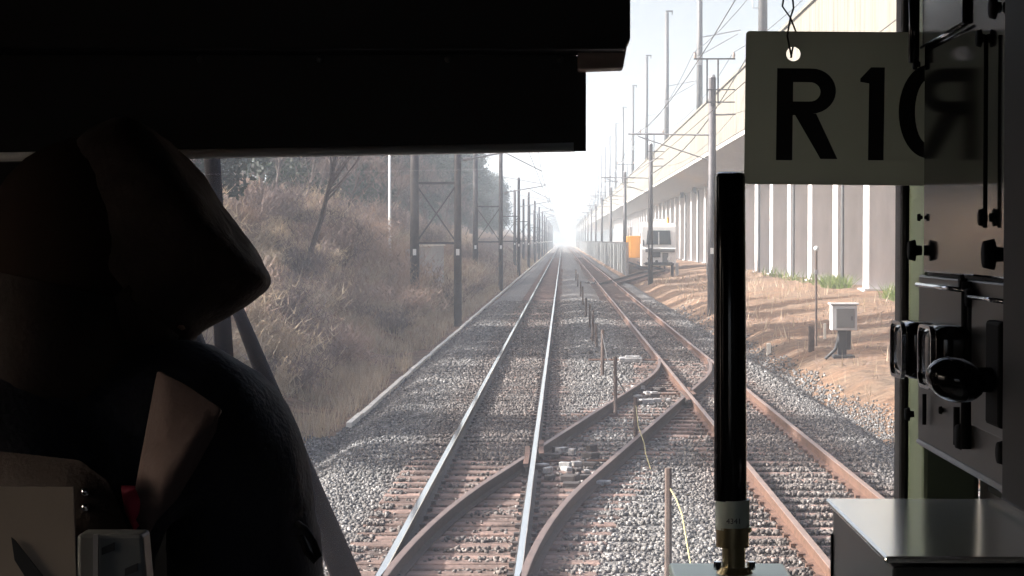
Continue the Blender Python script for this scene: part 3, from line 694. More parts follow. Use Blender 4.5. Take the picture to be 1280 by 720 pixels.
def tree_meshes(seed, h=8.0):
    r = random.Random(seed); tk = MB(); tw = MB()
    def grow(p, d, L, rad, lev):
        k = 4; pts = [p]; rs = [rad]
        for i in range(k):
            d = (d + Vector((r.uniform(-.16, .16), r.uniform(-.16, .16), .05))).normalized(); p = p + d * L / k; pts.append(p); rs.append(rad * (1 - .55 * (i + 1) / k))
        if lev < 3: tk.tube(pts, rs, 6 if lev < 2 else 4, caps=False)
        else:
            s = Vector((r.uniform(-1, 1), r.uniform(-1, 1), 0)).normalized() * max(rad, .010)
            tw.add([pts[0] - s, pts[0] + s, pts[2] + s * .7, pts[4], pts[2] - s * .7], [(0, 1, 2, 3, 4)])
        if lev >= 5: return
        nb = (6, 5, 4, 4, 3)[lev]
        for i in range(nb):
            u = r.uniform(.35, 1.0) if lev else r.uniform(.30, 1.0); j = min(k - 1, int(u * k)); q = pts[j].lerp(pts[j + 1], u * k - j)
            side = Vector((r.uniform(-1, 1), r.uniform(-1, 1), r.uniform(-.15, .6))).normalized(); nd = (d * r.uniform(.5, 1.0) + side * .85).normalized()
            grow(q, nd, L * r.uniform(.42, .66), max(rs[j] * .5, .006), lev + 1)
    for _ in range(r.choice((1, 2, 3))):
        grow(Vector((r.uniform(-.2, .2), r.uniform(-.2, .2), -.3)), Vector((r.uniform(-.25, .25), r.uniform(-.25, .25), 1)).normalized(), h * r.uniform(.5, .62), h * .014, 0)
    a = tk.mesh('trunk', M['bark']); b = bpy.data.meshes.new('crown'); b.from_pydata(tw.v, [], tw.f); b.materials.append(M['twig']); return a, b
TM = [tree_meshes(s_) for s_ in (1, 2, 3, 4)]
def plant_tree(name, meshes, x, y, s, lab, cat, grp):
    t = bpy.data.objects.new(name, None); C.objects.link(t); t.location = (x, y, gz(x, y)); t.scale = (s, s, s); t.rotation_euler = (0, 0, rnd.uniform(0, 6.28)); tag(t, lab, cat, grp)
    for nm, me in zip(('trunk', 'crown'), meshes): o = bpy.data.objects.new(nm, me); C.objects.link(o); o.parent = t
for i in range(46):
    y = 42 + 210 * (i / 46) + rnd.uniform(-3, 3); x = -8.2 - 12 * rnd.random(); 
    plant_tree('bare_tree', TM[i % 4], x, y, rnd.uniform(.6, 1.05), 'leafless tree of fine brown branches on the left bank', 'tree', 'bare trees on the left bank')
def ever_meshes(seed):
    r = random.Random(seed); mb = MB(); tk = MB(); tk.tube([(0, 0, -.4), (.1, 0, 4), (0, .1, 9.5)], [.22, .15, .04], 7)
    for k in range(120):
        z = r.uniform(1.4, 10); rad = (1 - ((z - 4) / 7) ** 2) ** .5 * 2.2 if abs(z - 4) < 6.9 else .3
        a = r.uniform(0, 6.28); q = rad * r.uniform(.35, 1); c = Vector((math.cos(a) * q, math.sin(a) * q, z))
        tk.tube([(0, 0, z - .8), c], [.04, .015], 4, caps=False)
        for _ in range(55):
            p = c + Vector((r.gauss(0, .42), r.gauss(0, .42), r.gauss(0, .32))); u = Vector((r.uniform(-1, 1), r.uniform(-1, 1), r.uniform(-1, 1))).normalized() * .15; v = u.cross(Vector((r.uniform(-1, 1), r.uniform(-1, 1), r.uniform(-1, 1)))).normalized() * .08
            mb.add([p - u, p + v, p + u, p - v], [(0, 1, 2, 3)])
    b = bpy.data.meshes.new('crown'); b.from_pydata(mb.v, [], mb.f); b.materials.append(M['ever']); return tk.mesh('trunk', M['bark']), b
EM = [ever_meshes(s_) for s_ in (1, 2, 3)]
for i in range(64):
    y = 60 + 420 * (i / 64) ** 1.3 + rnd.uniform(-4, 4); x = -17 - 14 * rnd.random()
    plant_tree('evergreen_tree', EM[i % 3], x, y, rnd.uniform(.85, 1.25), 'dark dense evergreen tree on top of the left bank', 'tree', 'evergreen trees above the left bank')

for i in range(44):
    y = 120 + 330 * (i / 44) + rnd.uniform(-4, 4); x = -13.5 - 7 * rnd.random()
    plant_tree('evergreen_tree', EM[i % 3], x, y, rnd.uniform(.95, 1.3), 'grey-green evergreen tree on the left bank behind the masts', 'tree', 'evergreen trees behind the left masts')
for (x, y, s_) in ((-12.6, 50.5, .9), (-12.4, 55, 1.0), (-13.2, 60, 1.0), (-12.2, 65, .9), (-10.8, 27, .8), (-11.2, 31, .8)):
    plant_tree('evergreen_tree', EM[int(y) % 3], x, y, s_, 'dark dense evergreen tree low on the left bank', 'tree', 'evergreen trees low on the left bank')
# ------------------------------------------------------------------ haze
hz = MB(); hz.box((0, 640, 27.5), (420, 1500, 62))
m = bpy.data.materials.new('haze'); m.use_nodes = True; n = m.node_tree.nodes; n.remove(n['Principled BSDF'])
pv = n.new('ShaderNodeVolumePrincipled'); pv.inputs['Color'].default_value = (.80, .91, 1, 1); pv.inputs['Density'].default_value = .0009; pv.inputs['Anisotropy'].default_value = .1
m.node_tree.links.new(pv.outputs[0], n['Material Output'].inputs['Volume'])
tag(hz.build('haze', m), 'pale winter haze over the railway', 'haze', kind='stuff')

# ================================================================== inside the cab
cab = thing('train_cab', (LT, 1.2, 1.1), 'dark driving cab of the train, looking out through its windscreen', 'train cab')
XR, XLW = .50, -2.36
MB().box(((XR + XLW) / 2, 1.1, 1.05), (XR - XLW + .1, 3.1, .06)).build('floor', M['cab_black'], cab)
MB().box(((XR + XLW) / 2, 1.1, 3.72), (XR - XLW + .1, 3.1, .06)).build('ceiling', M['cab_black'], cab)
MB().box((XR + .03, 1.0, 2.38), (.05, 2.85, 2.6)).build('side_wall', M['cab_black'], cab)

def wall_with_hole(name, axis, c, a0, a1, z0, z1, h):
    mb = MB(); ha0, ha1, hz0, hz1 = h
    for (p, q, r_, t_) in ((a0, ha0, z0, z1), (ha1, a1, z0, z1), (ha0, ha1, z0, hz0), (ha0, ha1, hz1, z1)):
        if axis == 'x': mb.box(((p + q) / 2, c, (r_ + t_) / 2), (q - p, .05, t_ - r_))
        else: mb.box((c, (p + q) / 2, (r_ + t_) / 2), (.05, q - p, t_ - r_))
    return mb.build(name, M['cab_black'], cab)
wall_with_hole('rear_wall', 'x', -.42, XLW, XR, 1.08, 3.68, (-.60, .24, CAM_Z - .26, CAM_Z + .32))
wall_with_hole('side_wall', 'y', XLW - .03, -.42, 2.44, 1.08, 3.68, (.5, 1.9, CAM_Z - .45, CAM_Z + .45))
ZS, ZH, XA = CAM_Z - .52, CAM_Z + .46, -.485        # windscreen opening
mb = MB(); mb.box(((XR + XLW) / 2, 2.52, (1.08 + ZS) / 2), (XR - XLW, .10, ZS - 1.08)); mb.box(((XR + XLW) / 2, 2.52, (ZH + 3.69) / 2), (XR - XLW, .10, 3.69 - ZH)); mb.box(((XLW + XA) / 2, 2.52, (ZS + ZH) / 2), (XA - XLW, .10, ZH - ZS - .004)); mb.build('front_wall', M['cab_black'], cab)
mb = MB(); mb.box((.466, 2.49, (ZS + ZH) / 2), (.068, .17, ZH - ZS - .006)); mb.box((.428, 2.53, (ZS + ZH) / 2), (.012, .05, ZH - ZS - .01), None, 1); mb.build('corner_post', [M['cab_green'], M['blackrub']], cab, bevel=.006)
MB().box(((XA + .43) / 2, 2.515, (ZS + ZH) / 2), (.43 - XA - .004, .008, ZH - ZS - .004)).build('windscreen_pane', M['pane'], cab)
# wipers outside the glass
def wiper(a, b, r0, r1, y0=2.60, y1=2.58):
    p, q = at(*a, y0), at(*b, y1); mb = MB(); mb.tube([p, p.lerp(q, .5), q], [r0, (r0 + r1) / 2, r1], 8); mb.build('wiper_arm', M['blackrub'], cab, True)
wiper((262, 150), (285, 520), .0105, .0125); wiper((290, 370), (440, 740), .0080, .0200); wiper((236, 400), (268, 490), .010, .012)
p = at(219, 455, 2.45); MB().box(p, (.046, .05, .08)).build('wiper_motor', M['blackrub'], cab, bevel=.004)

# sun visor and blind case at the top of the windscreen
vs = thing('sun_visor', at(450, 60, 2.28), 'long black sun visor across the top left of the windscreen with a grey lower rail', 'sun visor')
def quad_slab(pts, y, th):
    P = [at(px, py, y) for px, py in pts]; mb = MB(); mb.prism(P, (0, th, 0)); return mb
quad_slab([(-160, 60), (721, 60), (721, 189), (-160, 206)], 2.27, .016).build('visor_board', M['cab_black'], vs, bevel=.003)
quad_slab([(-160, 201), (718, 184), (718, 180), (-160, 197)], 2.262, .012)
a, b = at(-160, 199, 2.250), at(717, 184, 2.250); mb = MB(); mb.tube([a, b], .0052, 12); mb.build('lower_rail', M['railgrey'], vs, True)
mb = MB(); mb.beam(at(721.5, 70, 2.268), at(721.5, 189, 2.268), .004, .020); mb.build('edge_trim', M['cab_black'], vs)
for px in (250, 400, 560, 700):
    mb = MB(); c = at(px, 74, 2.27); mb.tube([c, c + Vector((0, -.003, 0))], [.0042, .003], 10); mb.build('screw', M['device'], vs, True)
bc = thing('blind_case', at(400, 20, 2.2), 'black roller blind case above the sun visor', 'blind case')
quad_slab([(-160, -140), (788, -140), (788, 50), (783, 54), (783, 62), (-160, 62)], 2.19, .07).build('case', M['cab_black'], bc, bevel=.004)
quad_slab([(722, 58), (784, 57), (779, 85), (722, 87)], 2.225, .04).build('end_block', M['brownboard'], bc, bevel=.002)

# hanging number plate R10
yp = 2.30; u = yp / F
pl = thing('number_plate', at(1080, 135, yp), 'ivory plate lettered R10 hanging from a wire at the windscreen', 'number plate')
O = at(930, 230, yp)
def to_plate(me, name, m, dy, parent, tilt=True):
    me.transform(Matrix(((1, 0, 0, 0), (0, 0, -1, 0), (0, 1, 0, 0), (0, 0, 0, 1)))); me.materials.clear(); me.materials.append(m)
    o = bpy.data.objects.new(name, me); C.objects.link(o); o.location = O + Vector((0, dy, 0)); put(o, parent); o.rotation_euler = (0, -R(-.6), 0); return o
W, H = 308 * u, 190 * u
def rrect(x0, y0, x1, y1, r, n=6):
    pts = []
    for cx, cy, a0 in ((x1 - r, y0 + r, -90), (x1 - r, y1 - r, 0), (x0 + r, y1 - r, 90), (x0 + r, y0 + r, 180)):
        for k in range(n + 1): a = R(a0 + 90 * k / n); pts.append((cx + r * math.cos(a), cy + r * math.sin(a)))
    return pts
def ell(cx, cy, rx, ry, n=40, a0=0, a1=360): return [(cx + rx * math.cos(R(a0 + (a1 - a0) * k / n)), cy + ry * math.sin(R(a0 + (a1 - a0) * k / n))) for k in range(n)]
to_plate(flat_shape([rrect(0, 0, W, H, 5 * u), ell(59 * u, 162 * u, 9 * u, 9 * u, 24), ell(249 * u, 162 * u, 9 * u, 9 * u, 24)], .003), 'plate', M['sign'], 0, pl)
def px2(pts): return [((x - 930) * u, (230 - y) * u) for x, y in pts]
Rout = [(969, 200), (969, 86), (1010, 86)] + [(1012 + 30 * math.cos(R(a)), 114 - 28 * math.sin(R(a))) for a in range(80, -91, -12)] + [(1018, 142), (1045, 198), (1024, 198), (992, 144), (989, 144), (989, 200)]
Rin = [(989, 103), (989, 127), (1008, 127)] + [(1010 + 13 * math.cos(R(a)), 115 - 12 * math.sin(R(a))) for a in range(-80, 81, 16)] + [(1006, 103)]
to_plate(flat_shape([px2(Rout), px2(Rin)], .0012), 'letter', M['ink'], -.0026, pl)
to_plate(flat_shape([px2([(1083, 199), (1083, 104), (1072, 102), (1072, 98), (1085, 84), (1102, 84), (1102, 199)])], .0012), 'letter', M['ink'], -.0026, pl)
to_plate(flat_shape([px2(ell(1157, 138, 37, 58)), px2(ell(1157, 138, 17, 40))], .0012), 'letter', M['ink'], -.0026, pl)
wl = MB()
h1 = at(989, 72, yp); top = at(988, 22, yp - .01)
wl.tube([h1 + Vector((0, -.004, 0)), at(984, 45, yp - .008), top, at(978, 8, yp), at(984, -30, yp), at(986, -60, yp)], .0011, 6)
wl.tube([h1 + Vector((0, .004, 0)), at(995, 40, yp + .006), top, at(992, 10, yp), at(988, -30, yp), at(986, -60, yp)], .0011, 6)
wl.build('hanging_wire', M['wire'], pl, True)
wl = MB(); h2 = at(1179, 72, yp); wl.tube([h2, at(1179, 20, yp), at(1179, -60, yp)], .0011, 6); wl.build('hanging_wire', M['wire'], pl, True)

# antenna rod on a green bracket
ya_ = 2.2; ua = ya_ / F
ar = thing('antenna_rod', at(914, 712, ya_), 'thick black rod with a pale label and metal foot standing at the windscreen', 'antenna')
def cyl(px, p0, p1, r0, r1, name, m, parent, n=28, smooth=True, bev=0):
    a, b = at(px, p0, ya_), at(px, p1, ya_); mb = MB(); mb.tube([a, b], [r0 * ua, r1 * ua], n); o = mb.build(name, m, parent, smooth)
    e = o.modifiers.new('edge', 'EDGE_SPLIT'); e.split_angle = R(50); return o
mb = MB(); mb.tube([at(913, 625, ya_), at(912, 222, ya_), at(912, 217, ya_), at(912, 215, ya_)], [20.5 * ua, 19.5 * ua, 18 * ua, 13 * ua], 28); o = mb.build('rod', M['blackgloss'], ar, True); o.modifiers.new('e', 'EDGE_SPLIT').split_angle = R(40)
lb = cyl(915.5, 661, 624, 21.5, 21.5, 'label_band', M['label'], ar)
cyl(915.5, 683, 661.5, 20.5, 20.5, 'threaded_nut', M['brass'], ar, 24)
cyl(917, 664, 658, 22.5, 22.5, 'ring', M['brass'], ar, 24)
cyl(917, 708, 683.2, 14.5, 14.5, 'ferrule', M['brass'], ar, 24)
cyl(918, 716, 707.5, 23, 19, 'foot', M['brass'], ar, 24)
for d in (-21, 21): cyl(918 + d, 712, 702, 5, 5, 'bolt', M['chrome'], ar, 6, False)
def label_text(txt, py, size, darker):
    cu = bpy.data.curves.new('t', 'FONT'); cu.body = txt; cu.size = size; cu.align_x = 'CENTER'; cu.align_y = 'CENTER'; cu.extrude = .0002
    o = bpy.data.objects.new('t', cu); C.objects.link(o); me = bpy.data.meshes.new_from_object(o.evaluated_get(bpy.context.evaluated_depsgraph_get())); bpy.data.objects.remove(o)
    c = at(915.5, py, ya_); r = 21.5 * ua + .0004
    for v in me.vertices:
        a = v.co.x / r; rr = r + v.co.z; z = v.co.y; v.co = (c.x + math.sin(a) * rr, c.y - math.cos(a) * rr, c.z + z)
    me.materials.clear(); me.materials.append(M['labelink']); q = bpy.data.objects.new('lettering', me); C.objects.link(q); q.parent = lb; q.location = -world_loc(lb)
label_text('4341', 649, 9.5 * ua, True)
gb = thing('mounting_bracket', at(915, 715, 2.2), 'pale green bracket plate carrying the antenna rod', 'bracket')
a = at(840, 711, 2.2); b = at(990, 711, 2.2); MB().box(((a.x + b.x) / 2, 2.22, a.z - .012), (b.x - a.x, .12, .012)).build('plate', M['bracket'], gb, bevel=.004, seg=3)
MB().box(((a.x + b.x) / 2, 2.27, a.z - .075), (b.x - a.x, .02, .112)).build('upright', M['bracket'], gb, bevel=.003)

# steel equipment box
eb = thing('equipment_box', (.36, 1.94, CAM_Z - .275), 'steel equipment box with a shiny top at the lower right of the cab', 'equipment box')
zt = CAM_Z - .274; bx0, bx1, by0, by1 = .281, .468, 1.745, 2.14
MB().box(((bx0 + bx1) / 2, (by0 + by1) / 2, zt - .005), (bx1 - bx0, by1 - by0, .006)).build('lid', M['steelbox'], eb, bevel=.003, seg=3)
mb = MB(); mb.box(((bx0 + bx1) / 2 + .002, (by0 + by1) / 2 + .002, zt - .1), (bx1 - bx0 - .012, by1 - by0 - .008, .176)); mb.build('case', M['panelgrey'], eb, bevel=.003)
for yy in (1.80, 1.93): mb = MB(); mb.tube([(bx0 + .005, yy, zt - .075), (bx0 - .006, yy, zt - .075)], .008, 10); mb.build('bolt', M['chrome'], eb, True)
mb = MB(); mb.box((bx0 + .012, 2.138, zt - .16), (.012, .006, .24)); mb.build('leg', M['blackrub'], eb)
mb = MB(); mb.tube([(.462, 1.70, zt + .006), (.462, 2.16, zt + .006)], .004, 8); mb.build('edge_strip', M['chrome'], eb, True)

# switch cabinet on the right wall: glossy smoked cover above, panel with knobs and lever below
sw = thing('switch_cabinet', (.43, 1.75, CAM_Z), 'black wall cabinet with glossy cover, round screws and switches at the right', 'switch cabinet')
XF = .36
def wz(py, y): return CAM_Z + (300 - py) / F * y
def panel(y0, y1, z0, z1, x0, th, name, m, parent, bev=.004):
    return MB().box((x0 + th / 2, (y0 + y1) / 2, (z0 + z1) / 2), (th, y1 - y0, z1 - z0)).build(name, m, parent, bevel=bev)
zlow = CAM_Z - .2005; zmid = CAM_Z - .040; ztop = CAM_Z + .95
panel(1.25, 2.03, zlow + .002, ztop, XF + .008, .10, 'case', M['cab_black'], sw)
panel(1.60, 2.005, CAM_Z - .032, CAM_Z + .36, XF, .007, 'glossy_cover', M['smoked'], sw, .002)
panel(1.27, 2.02, zlow, CAM_Z - .035, XF - .002, .009, 'lower_panel', M['panelgrey'], sw, .002)
panel(1.75, 1.985, CAM_Z - .125, CAM_Z - .045, XF - .007, .004, 'gauge_plate', M['panelgrey'], sw, .001)
panel(1.60, 1.735, CAM_Z - .16, CAM_Z - .05, XF - .007, .004, 'gauge_plate', M['panelgrey'], sw, .001)
panel(1.20, 1.545, zlow - .0, CAM_Z + .7, XF - .022, .020, 'near_cover', M['cab_black'], sw, .003)
mb = MB(); mb.tube([(XF - .009, 1.99, CAM_Z - .044), (XF - .009, 1.755, CAM_Z - .044)], .0022, 6); mb.tube([(XF - .009, 1.735, CAM_Z - .049), (XF - .009, 1.60, CAM_Z - .049)], .002, 6); mb.build('chrome_strip', M['chrome'], sw, True)
mb = MB(); mb.tube([(XF - .001, 1.26, zlow - .002), (XF - .001, 2.02, zlow - .002)], .003, 6); mb.build('bottom_strip', M['galv'], sw, True)
def knob(px, py, y, r, ln, name='screw_knob', m='blackrub'):
    z = wz(py, y); mb = MB(); mb.tube([(XF - .001, y, z), (XF - ln * .5, y, z), (XF - ln * .55, y, z), (XF - ln, y, z)], [r * .45, r * .5, r, r * .85], 14); mb.build(name, M[m], sw, True)
for px, py, r, ln in ((1142, 313, .011, .014), (1240, 318, .013, .018), (1148, 272, .004, .006), (1226, 272, .008, .008), (1222, 50, .008, .008), (1240, 12, .010, .010), (1143, 82, .006, .008), (1212, 372, .009, .010), (1202, 352, .007, .008), (1200, 545, .012, .010), (1254, 565, .010, .012), (1176, 512, .004, .006), (1136, 517, .007, .010)):
    y = (XF - ln * .5) / ((px - 703) / F); knob(px, py, y, r, ln)
def bar(px, p0, p1, r, name, m='blackrub', dx=.006):
    y = (XF - dx) / ((px - 703) / F); mb = MB(); mb.tube([(XF - dx, y, wz(p0, y)), (XF - dx, y, wz(p1, y))], r, 8); mb.build(name, M[m], sw, True)
bar(1228, 46, 285, .0019, 'hinge_rod'); bar(1206, 352, 560, .005, 'hinge_rod'); bar(1194, 508, 555, .003, 'hinge_rod'); bar(1154, 492, 530, .002, 'hinge_rod')
bar(1139, 0, 80, .0055, 'cable', 'blackgloss', .007)
# dark hooded unit above the cover
mb = MB(); mb.prism([(XF - .001, 1.99, CAM_Z + .19), (XF - .001, 1.99, CAM_Z + .40), (XF - .001, 1.79, CAM_Z + .40), (XF - .001, 1.79, CAM_Z + .192)], (-.004, 0, 0)); mb.build('hood', M['blackgloss'], sw, bevel=.003)
mb = MB(); mb.tube([(XF - .006, 1.99, CAM_Z + .19), (XF - .006, 1.79, CAM_Z + .190)], .0014, 6); mb.build('hood_edge', M['chrome'], sw, True)
def bezel(y, py, sy, sz, name):
    z = wz(py, y); t = MB().box((XF - .020, y, z), (.036, sy, sz)).build(name, M['blackgloss'], sw, bevel=.012, seg=4); smooth_all(t)
    me = flat_shape([rrect(-sy / 2, -sz / 2, sy / 2, sz / 2, .013), rrect(-sy / 2 + .003, -sz / 2 + .003, sy / 2 - .003, sz / 2 - .003, .011)], .004)
    me.transform(Matrix(((0, 0, 1, 0), (1, 0, 0, 0), (0, 1, 0, 0), (0, 0, 0, 1)))); me.materials.clear(); me.materials.append(M['chrome']); o = bpy.data.objects.new('rim', me); C.objects.link(o); o.location = (XF - .0385, y, z); o.parent = t; o.location = o.location - world_loc(t)
bezel(1.925, 436, .070, .054, 'indicator'); bezel(1.775, 445, .066, .056, 'indicator')
# lever: oval grip on a short stem
yk = 1.62; zk = wz(474, yk); mb = MB(); mb.tube([(XF - .002, yk, zk), (XF - .03, yk, zk)], .010, 12); mb.box((XF - .008, yk, zk + .005), (.012, .05, .085)); mb.build('lever_stem', M['blackrub'], sw, bevel=.003)
mb = MB(); mb.ball((XF - .043, yk, zk), .024, 12, (1.0, 1.2, .75), Matrix.Rotation(R(18), 3, 'Y')); mb.build('lever_grip', M['blackgloss'], sw, True)

# ------------------------------------------------------------------ the driver
PY = 1.95; up_ = PY / F
dr = thing('person', at(120, 760, PY), 'person in dark cap bowing the head, navy jacket, pale collar and crimson tie', 'person')
T = at(343, 355, PY)
fw = Vector((.60, 0, -.80)); fd = Vector((-.80, 0, -.60))      # fw: where the face points; fd: from brow towards chin
sd = Vector((0, 1, 0))
rotz = 0
def hp(a, b, c=0): return T - fw * a + fd * b + sd * c        # a back from the front, b down from the cap top, c sideways (away)
def skin_body():
    # whole figure: pelvis, spine, neck, head, both arms with fingers, thighs to the seat
    nodes = {}; edges = []
    def N(k, p, r, par=None):
        nodes[k] = (Vector(p), r)
        if par: edges.append((par, k))
    hx, hz = -.545, CAM_Z
    N('pelvis', (hx - .10, 1.78, hz - .78), .135); N('waist', (hx - .09, 1.80, hz - .58), .125, 'pelvis'); N('chest', (hx - .05, 1.84, hz - .36), .135, 'waist'); N('upper', (hx - .03, 1.88, hz - .22), .105, 'chest')
    N('neck', (hx - .01, 1.92, hz - .155), .055, 'upper'); N('nape', hp(.145, .135), .058, 'neck'); N('skull', hp(.105, .105), .080, 'nape'); N('crown', hp(.105, .055), .075, 'skull'); N('jaw', hp(.062, .150), .050, 'skull'); N('chin', hp(.040, .195), .026, 'jaw')
    for s, tag_ in ((-1, 'a'), (1, 'b')):
        sh = Vector((hx + s * .165, 1.90 + s * .05, hz - .205)); el = sh + Vector((s * .06, .10, -.28)); wr = el + Vector((-s * .02, .24, -.06))
        N('sh' + tag_, sh, .060, 'upper'); N('el' + tag_, el, .044, 'sh' + tag_); N('wr' + tag_, wr, .028, 'el' + tag_); pm = wr + Vector((0, .075, -.01)); N('pm' + tag_, pm, .034, 'wr' + tag_)
        for k, (dx, L) in enumerate(((-.030, .075), (-.010, .085), (.010, .080), (.030, .062))):
            k0 = pm + Vector((dx, .035, .0)); N(f'f{tag_}{k}0', k0, .0115, 'pm' + tag_); N(f'f{tag_}{k}1', k0 + Vector((dx * .2, L * .5, -.004)), .011, f'f{tag_}{k}0'); N(f'f{tag_}{k}2', k0 + Vector((dx * .3, L * .8, -.03)), .010, f'f{tag_}{k}1')
        th = wr + Vector((-s * .03, .03, -.005)); N('t0' + tag_, th, .011, 'wr' + tag_); N('t1' + tag_, th + Vector((-s * .025, .04, -.01)), .0095, 't0' + tag_)
        hp_ = Vector((hx - .10 + s * .09, 1.86, hz - .82)); kn = hp_ + Vector((s * .05, .38, .03)); ft = kn + Vector((0, .05, -.44)); toe = ft + Vector((0, .16, -.04))
        N('hi' + tag_, hp_, .085, 'pelvis'); N('kn' + tag_, kn, .062, 'hi' + tag_); N('ft' + tag_, ft, .042, 'kn' + tag_); N('to' + tag_, toe, .034, 'ft' + tag_)
    ks = list(nodes); me = bpy.data.meshes.new('body'); me.from_pydata([nodes[k][0] for k in ks], [(ks.index(a), ks.index(b)) for a, b in edges], [])
    o = bpy.data.objects.new('body', me); C.objects.link(o); md = o.modifiers.new('skin', 'SKIN'); md.use_smooth_shade = True
    for i, k in enumerate(ks): sv_ = me.skin_vertices[0].data[i]; sv_.radius = (nodes[k][1],) * 2; sv_.use_root = (k == 'pelvis')
    subsurf(o, 2)
    body = bpy.data.meshes.new_from_object(o.evaluated_get(bpy.context.evaluated_depsgraph_get())); bpy.data.objects.remove(o)
    # face relief: nose, brow, lips and ears grown into the same surface by a voxel union
    bm = bmesh.new(); bm.from_mesh(body)
    mb = MB(); rot = Matrix((fw, sd, -fd)).transposed()
    mb.ball(hp(.105, .09), .095, 12, (1.0, .78, .95), rot); mb.ball(hp(.055, .130), .060, 10, (.85, .95, 1.0), rot)
    mb.ball(hp(.020, .122), .016, 8, (1.1, .75, 1.5), rot); mb.ball(hp(.012, .134), .013, 8, (1, .9, .8), rot); mb.ball(hp(.022, .092), .018, 8, (.7, 2.6, .5), rot)
    mb.ball(hp(.022, .158), .013, 8, (.8, 1.9, .45), rot); mb.ball(hp(.023, .168), .013, 8, (.8, 1.7, .5), rot); mb.ball(hp(.035, .192), .022, 8, (.8, 1.1, .8), rot)
    for s in (-1, 1): mb.ball(hp(.105, .115, s * .066), .026, 8, (.55, .3, 1.0), rot)
    tmp = mb.mesh('face', M['skin']); bm.from_mesh(tmp); bm.to_mesh(body); bm.free()
    o = bpy.data.objects.new('body', body); C.objects.link(o); rm_ = o.modifiers.new('remesh', 'REMESH'); rm_.mode = 'VOXEL'; rm_.voxel_size = .004; rm_.use_smooth_shade = True
    sm = o.modifiers.new('smooth', 'SMOOTH'); sm.factor = .5; sm.iterations = 3
    fin = bpy.data.meshes.new_from_object(o.evaluated_get(bpy.context.evaluated_depsgraph_get())); bpy.data.objects.remove(o)
    bm = bmesh.new(); bm.from_mesh(fin); bm.verts.ensure_lookup_table(); seen = set(); best = []
    for v0 in bm.verts:
        if v0.index in seen: continue
        stack = [v0]; isl = []; seen.add(v0.index)
        while stack:
            v = stack.pop(); isl.append(v)
            for e in v.link_edges:
                u_ = e.other_vert(v)
                if u_.index not in seen: seen.add(u_.index); stack.append(u_)
        best.append(isl)
    best.sort(key=len, reverse=True)
    bmesh.ops.delete(bm, geom=[v for isl in best[1:] for v in isl], context='VERTS'); bm.to_mesh(fin); bm.free()
    fin.materials.clear(); fin.materials.append(M['skin']); o = bpy.data.objects.new('body', fin); C.objects.link(o); put(o, dr); smooth_all(o); return o
skin_body()
for s in (-1, 1): MB().ball(hp(.026, .108, s * .032), .0095, 8).build('eye', M['eyes'], dr, True)
# cap: flat top running back from T, soft band and a short peak
def cap():
    t = None; mb = MB(); ring = []
    prof = [(.000, .000, .012), (.0, .0, .0)]
    n = 36
    def loop(b, front, back, half, mb_, drop=0):
        vs = []
        for k in range(n):
            q = 2 * math.pi * k / n; c, s = math.cos(q), math.sin(q)
            a = (front + back) / 2 - c * (back - front) / 2; vs.append(hp(a, b + drop * max(0, c), s * half))
        return vs
    loops = [loop(.000, .040, .150, .040, mb), loop(.001, .008, .185, .072, mb), loop(.008, .001, .205, .084, mb), loop(.022, .001, .226, .090, mb), loop(.055, .004, .232, .090, mb), loop(.100, .002, .222, .086, mb), loop(.106, .006, .218, .083, mb)]
    vs = [v for l in loops for v in l]; fs = [tuple(range(n))]
    for i in range(len(loops) - 1):
        for j in range(n): fs.append((i * n + j, i * n + (j + 1) % n, (i + 1) * n + (j + 1) % n, (i + 1) * n + j))
    mb.add(vs, fs); c = mb.build('cap', M['cap'], dr, True); subsurf(c, 3); tx = bpy.data.textures.new('cap_folds', 'CLOUDS'); tx.noise_scale = .075; dp = c.modifiers.new('folds', 'DISPLACE'); dp.texture = tx; dp.strength = .014
    mb = MB(); vs = []
    for k in range(13):
        q = R(-70 + 140 * k / 12); vs.append(hp(.112 - .106 * math.cos(q), .100, math.sin(q) * .086)); vs.append(hp(.112 - .112 * math.cos(q), .142, math.sin(q) * .088))
    mb.add(vs, [(2 * k, 2 * k + 1, 2 * k + 3, 2 * k + 2) for k in range(12)]); pk = mb.build('peak', M['cap'], dr, True); sol = pk.modifiers.new('s', 'SOLIDIFY'); sol.thickness = .003
cap()
MB().ball(hp(.142, .118), .100, 14, (1.02, .93, 1.05), Matrix((fw, sd, -fd)).transposed()).build('hair', M['hair'], dr, True)
mb = MB(); nk = Vector((-.495, 1.91, CAM_Z - .100)); mb.tube([nk + Vector((-.01, 0, -.06)), nk, nk + Vector((.012, .005, .055))], [.100, .086, .078], 20); mb.build('neckband', M['cap'], dr, True)
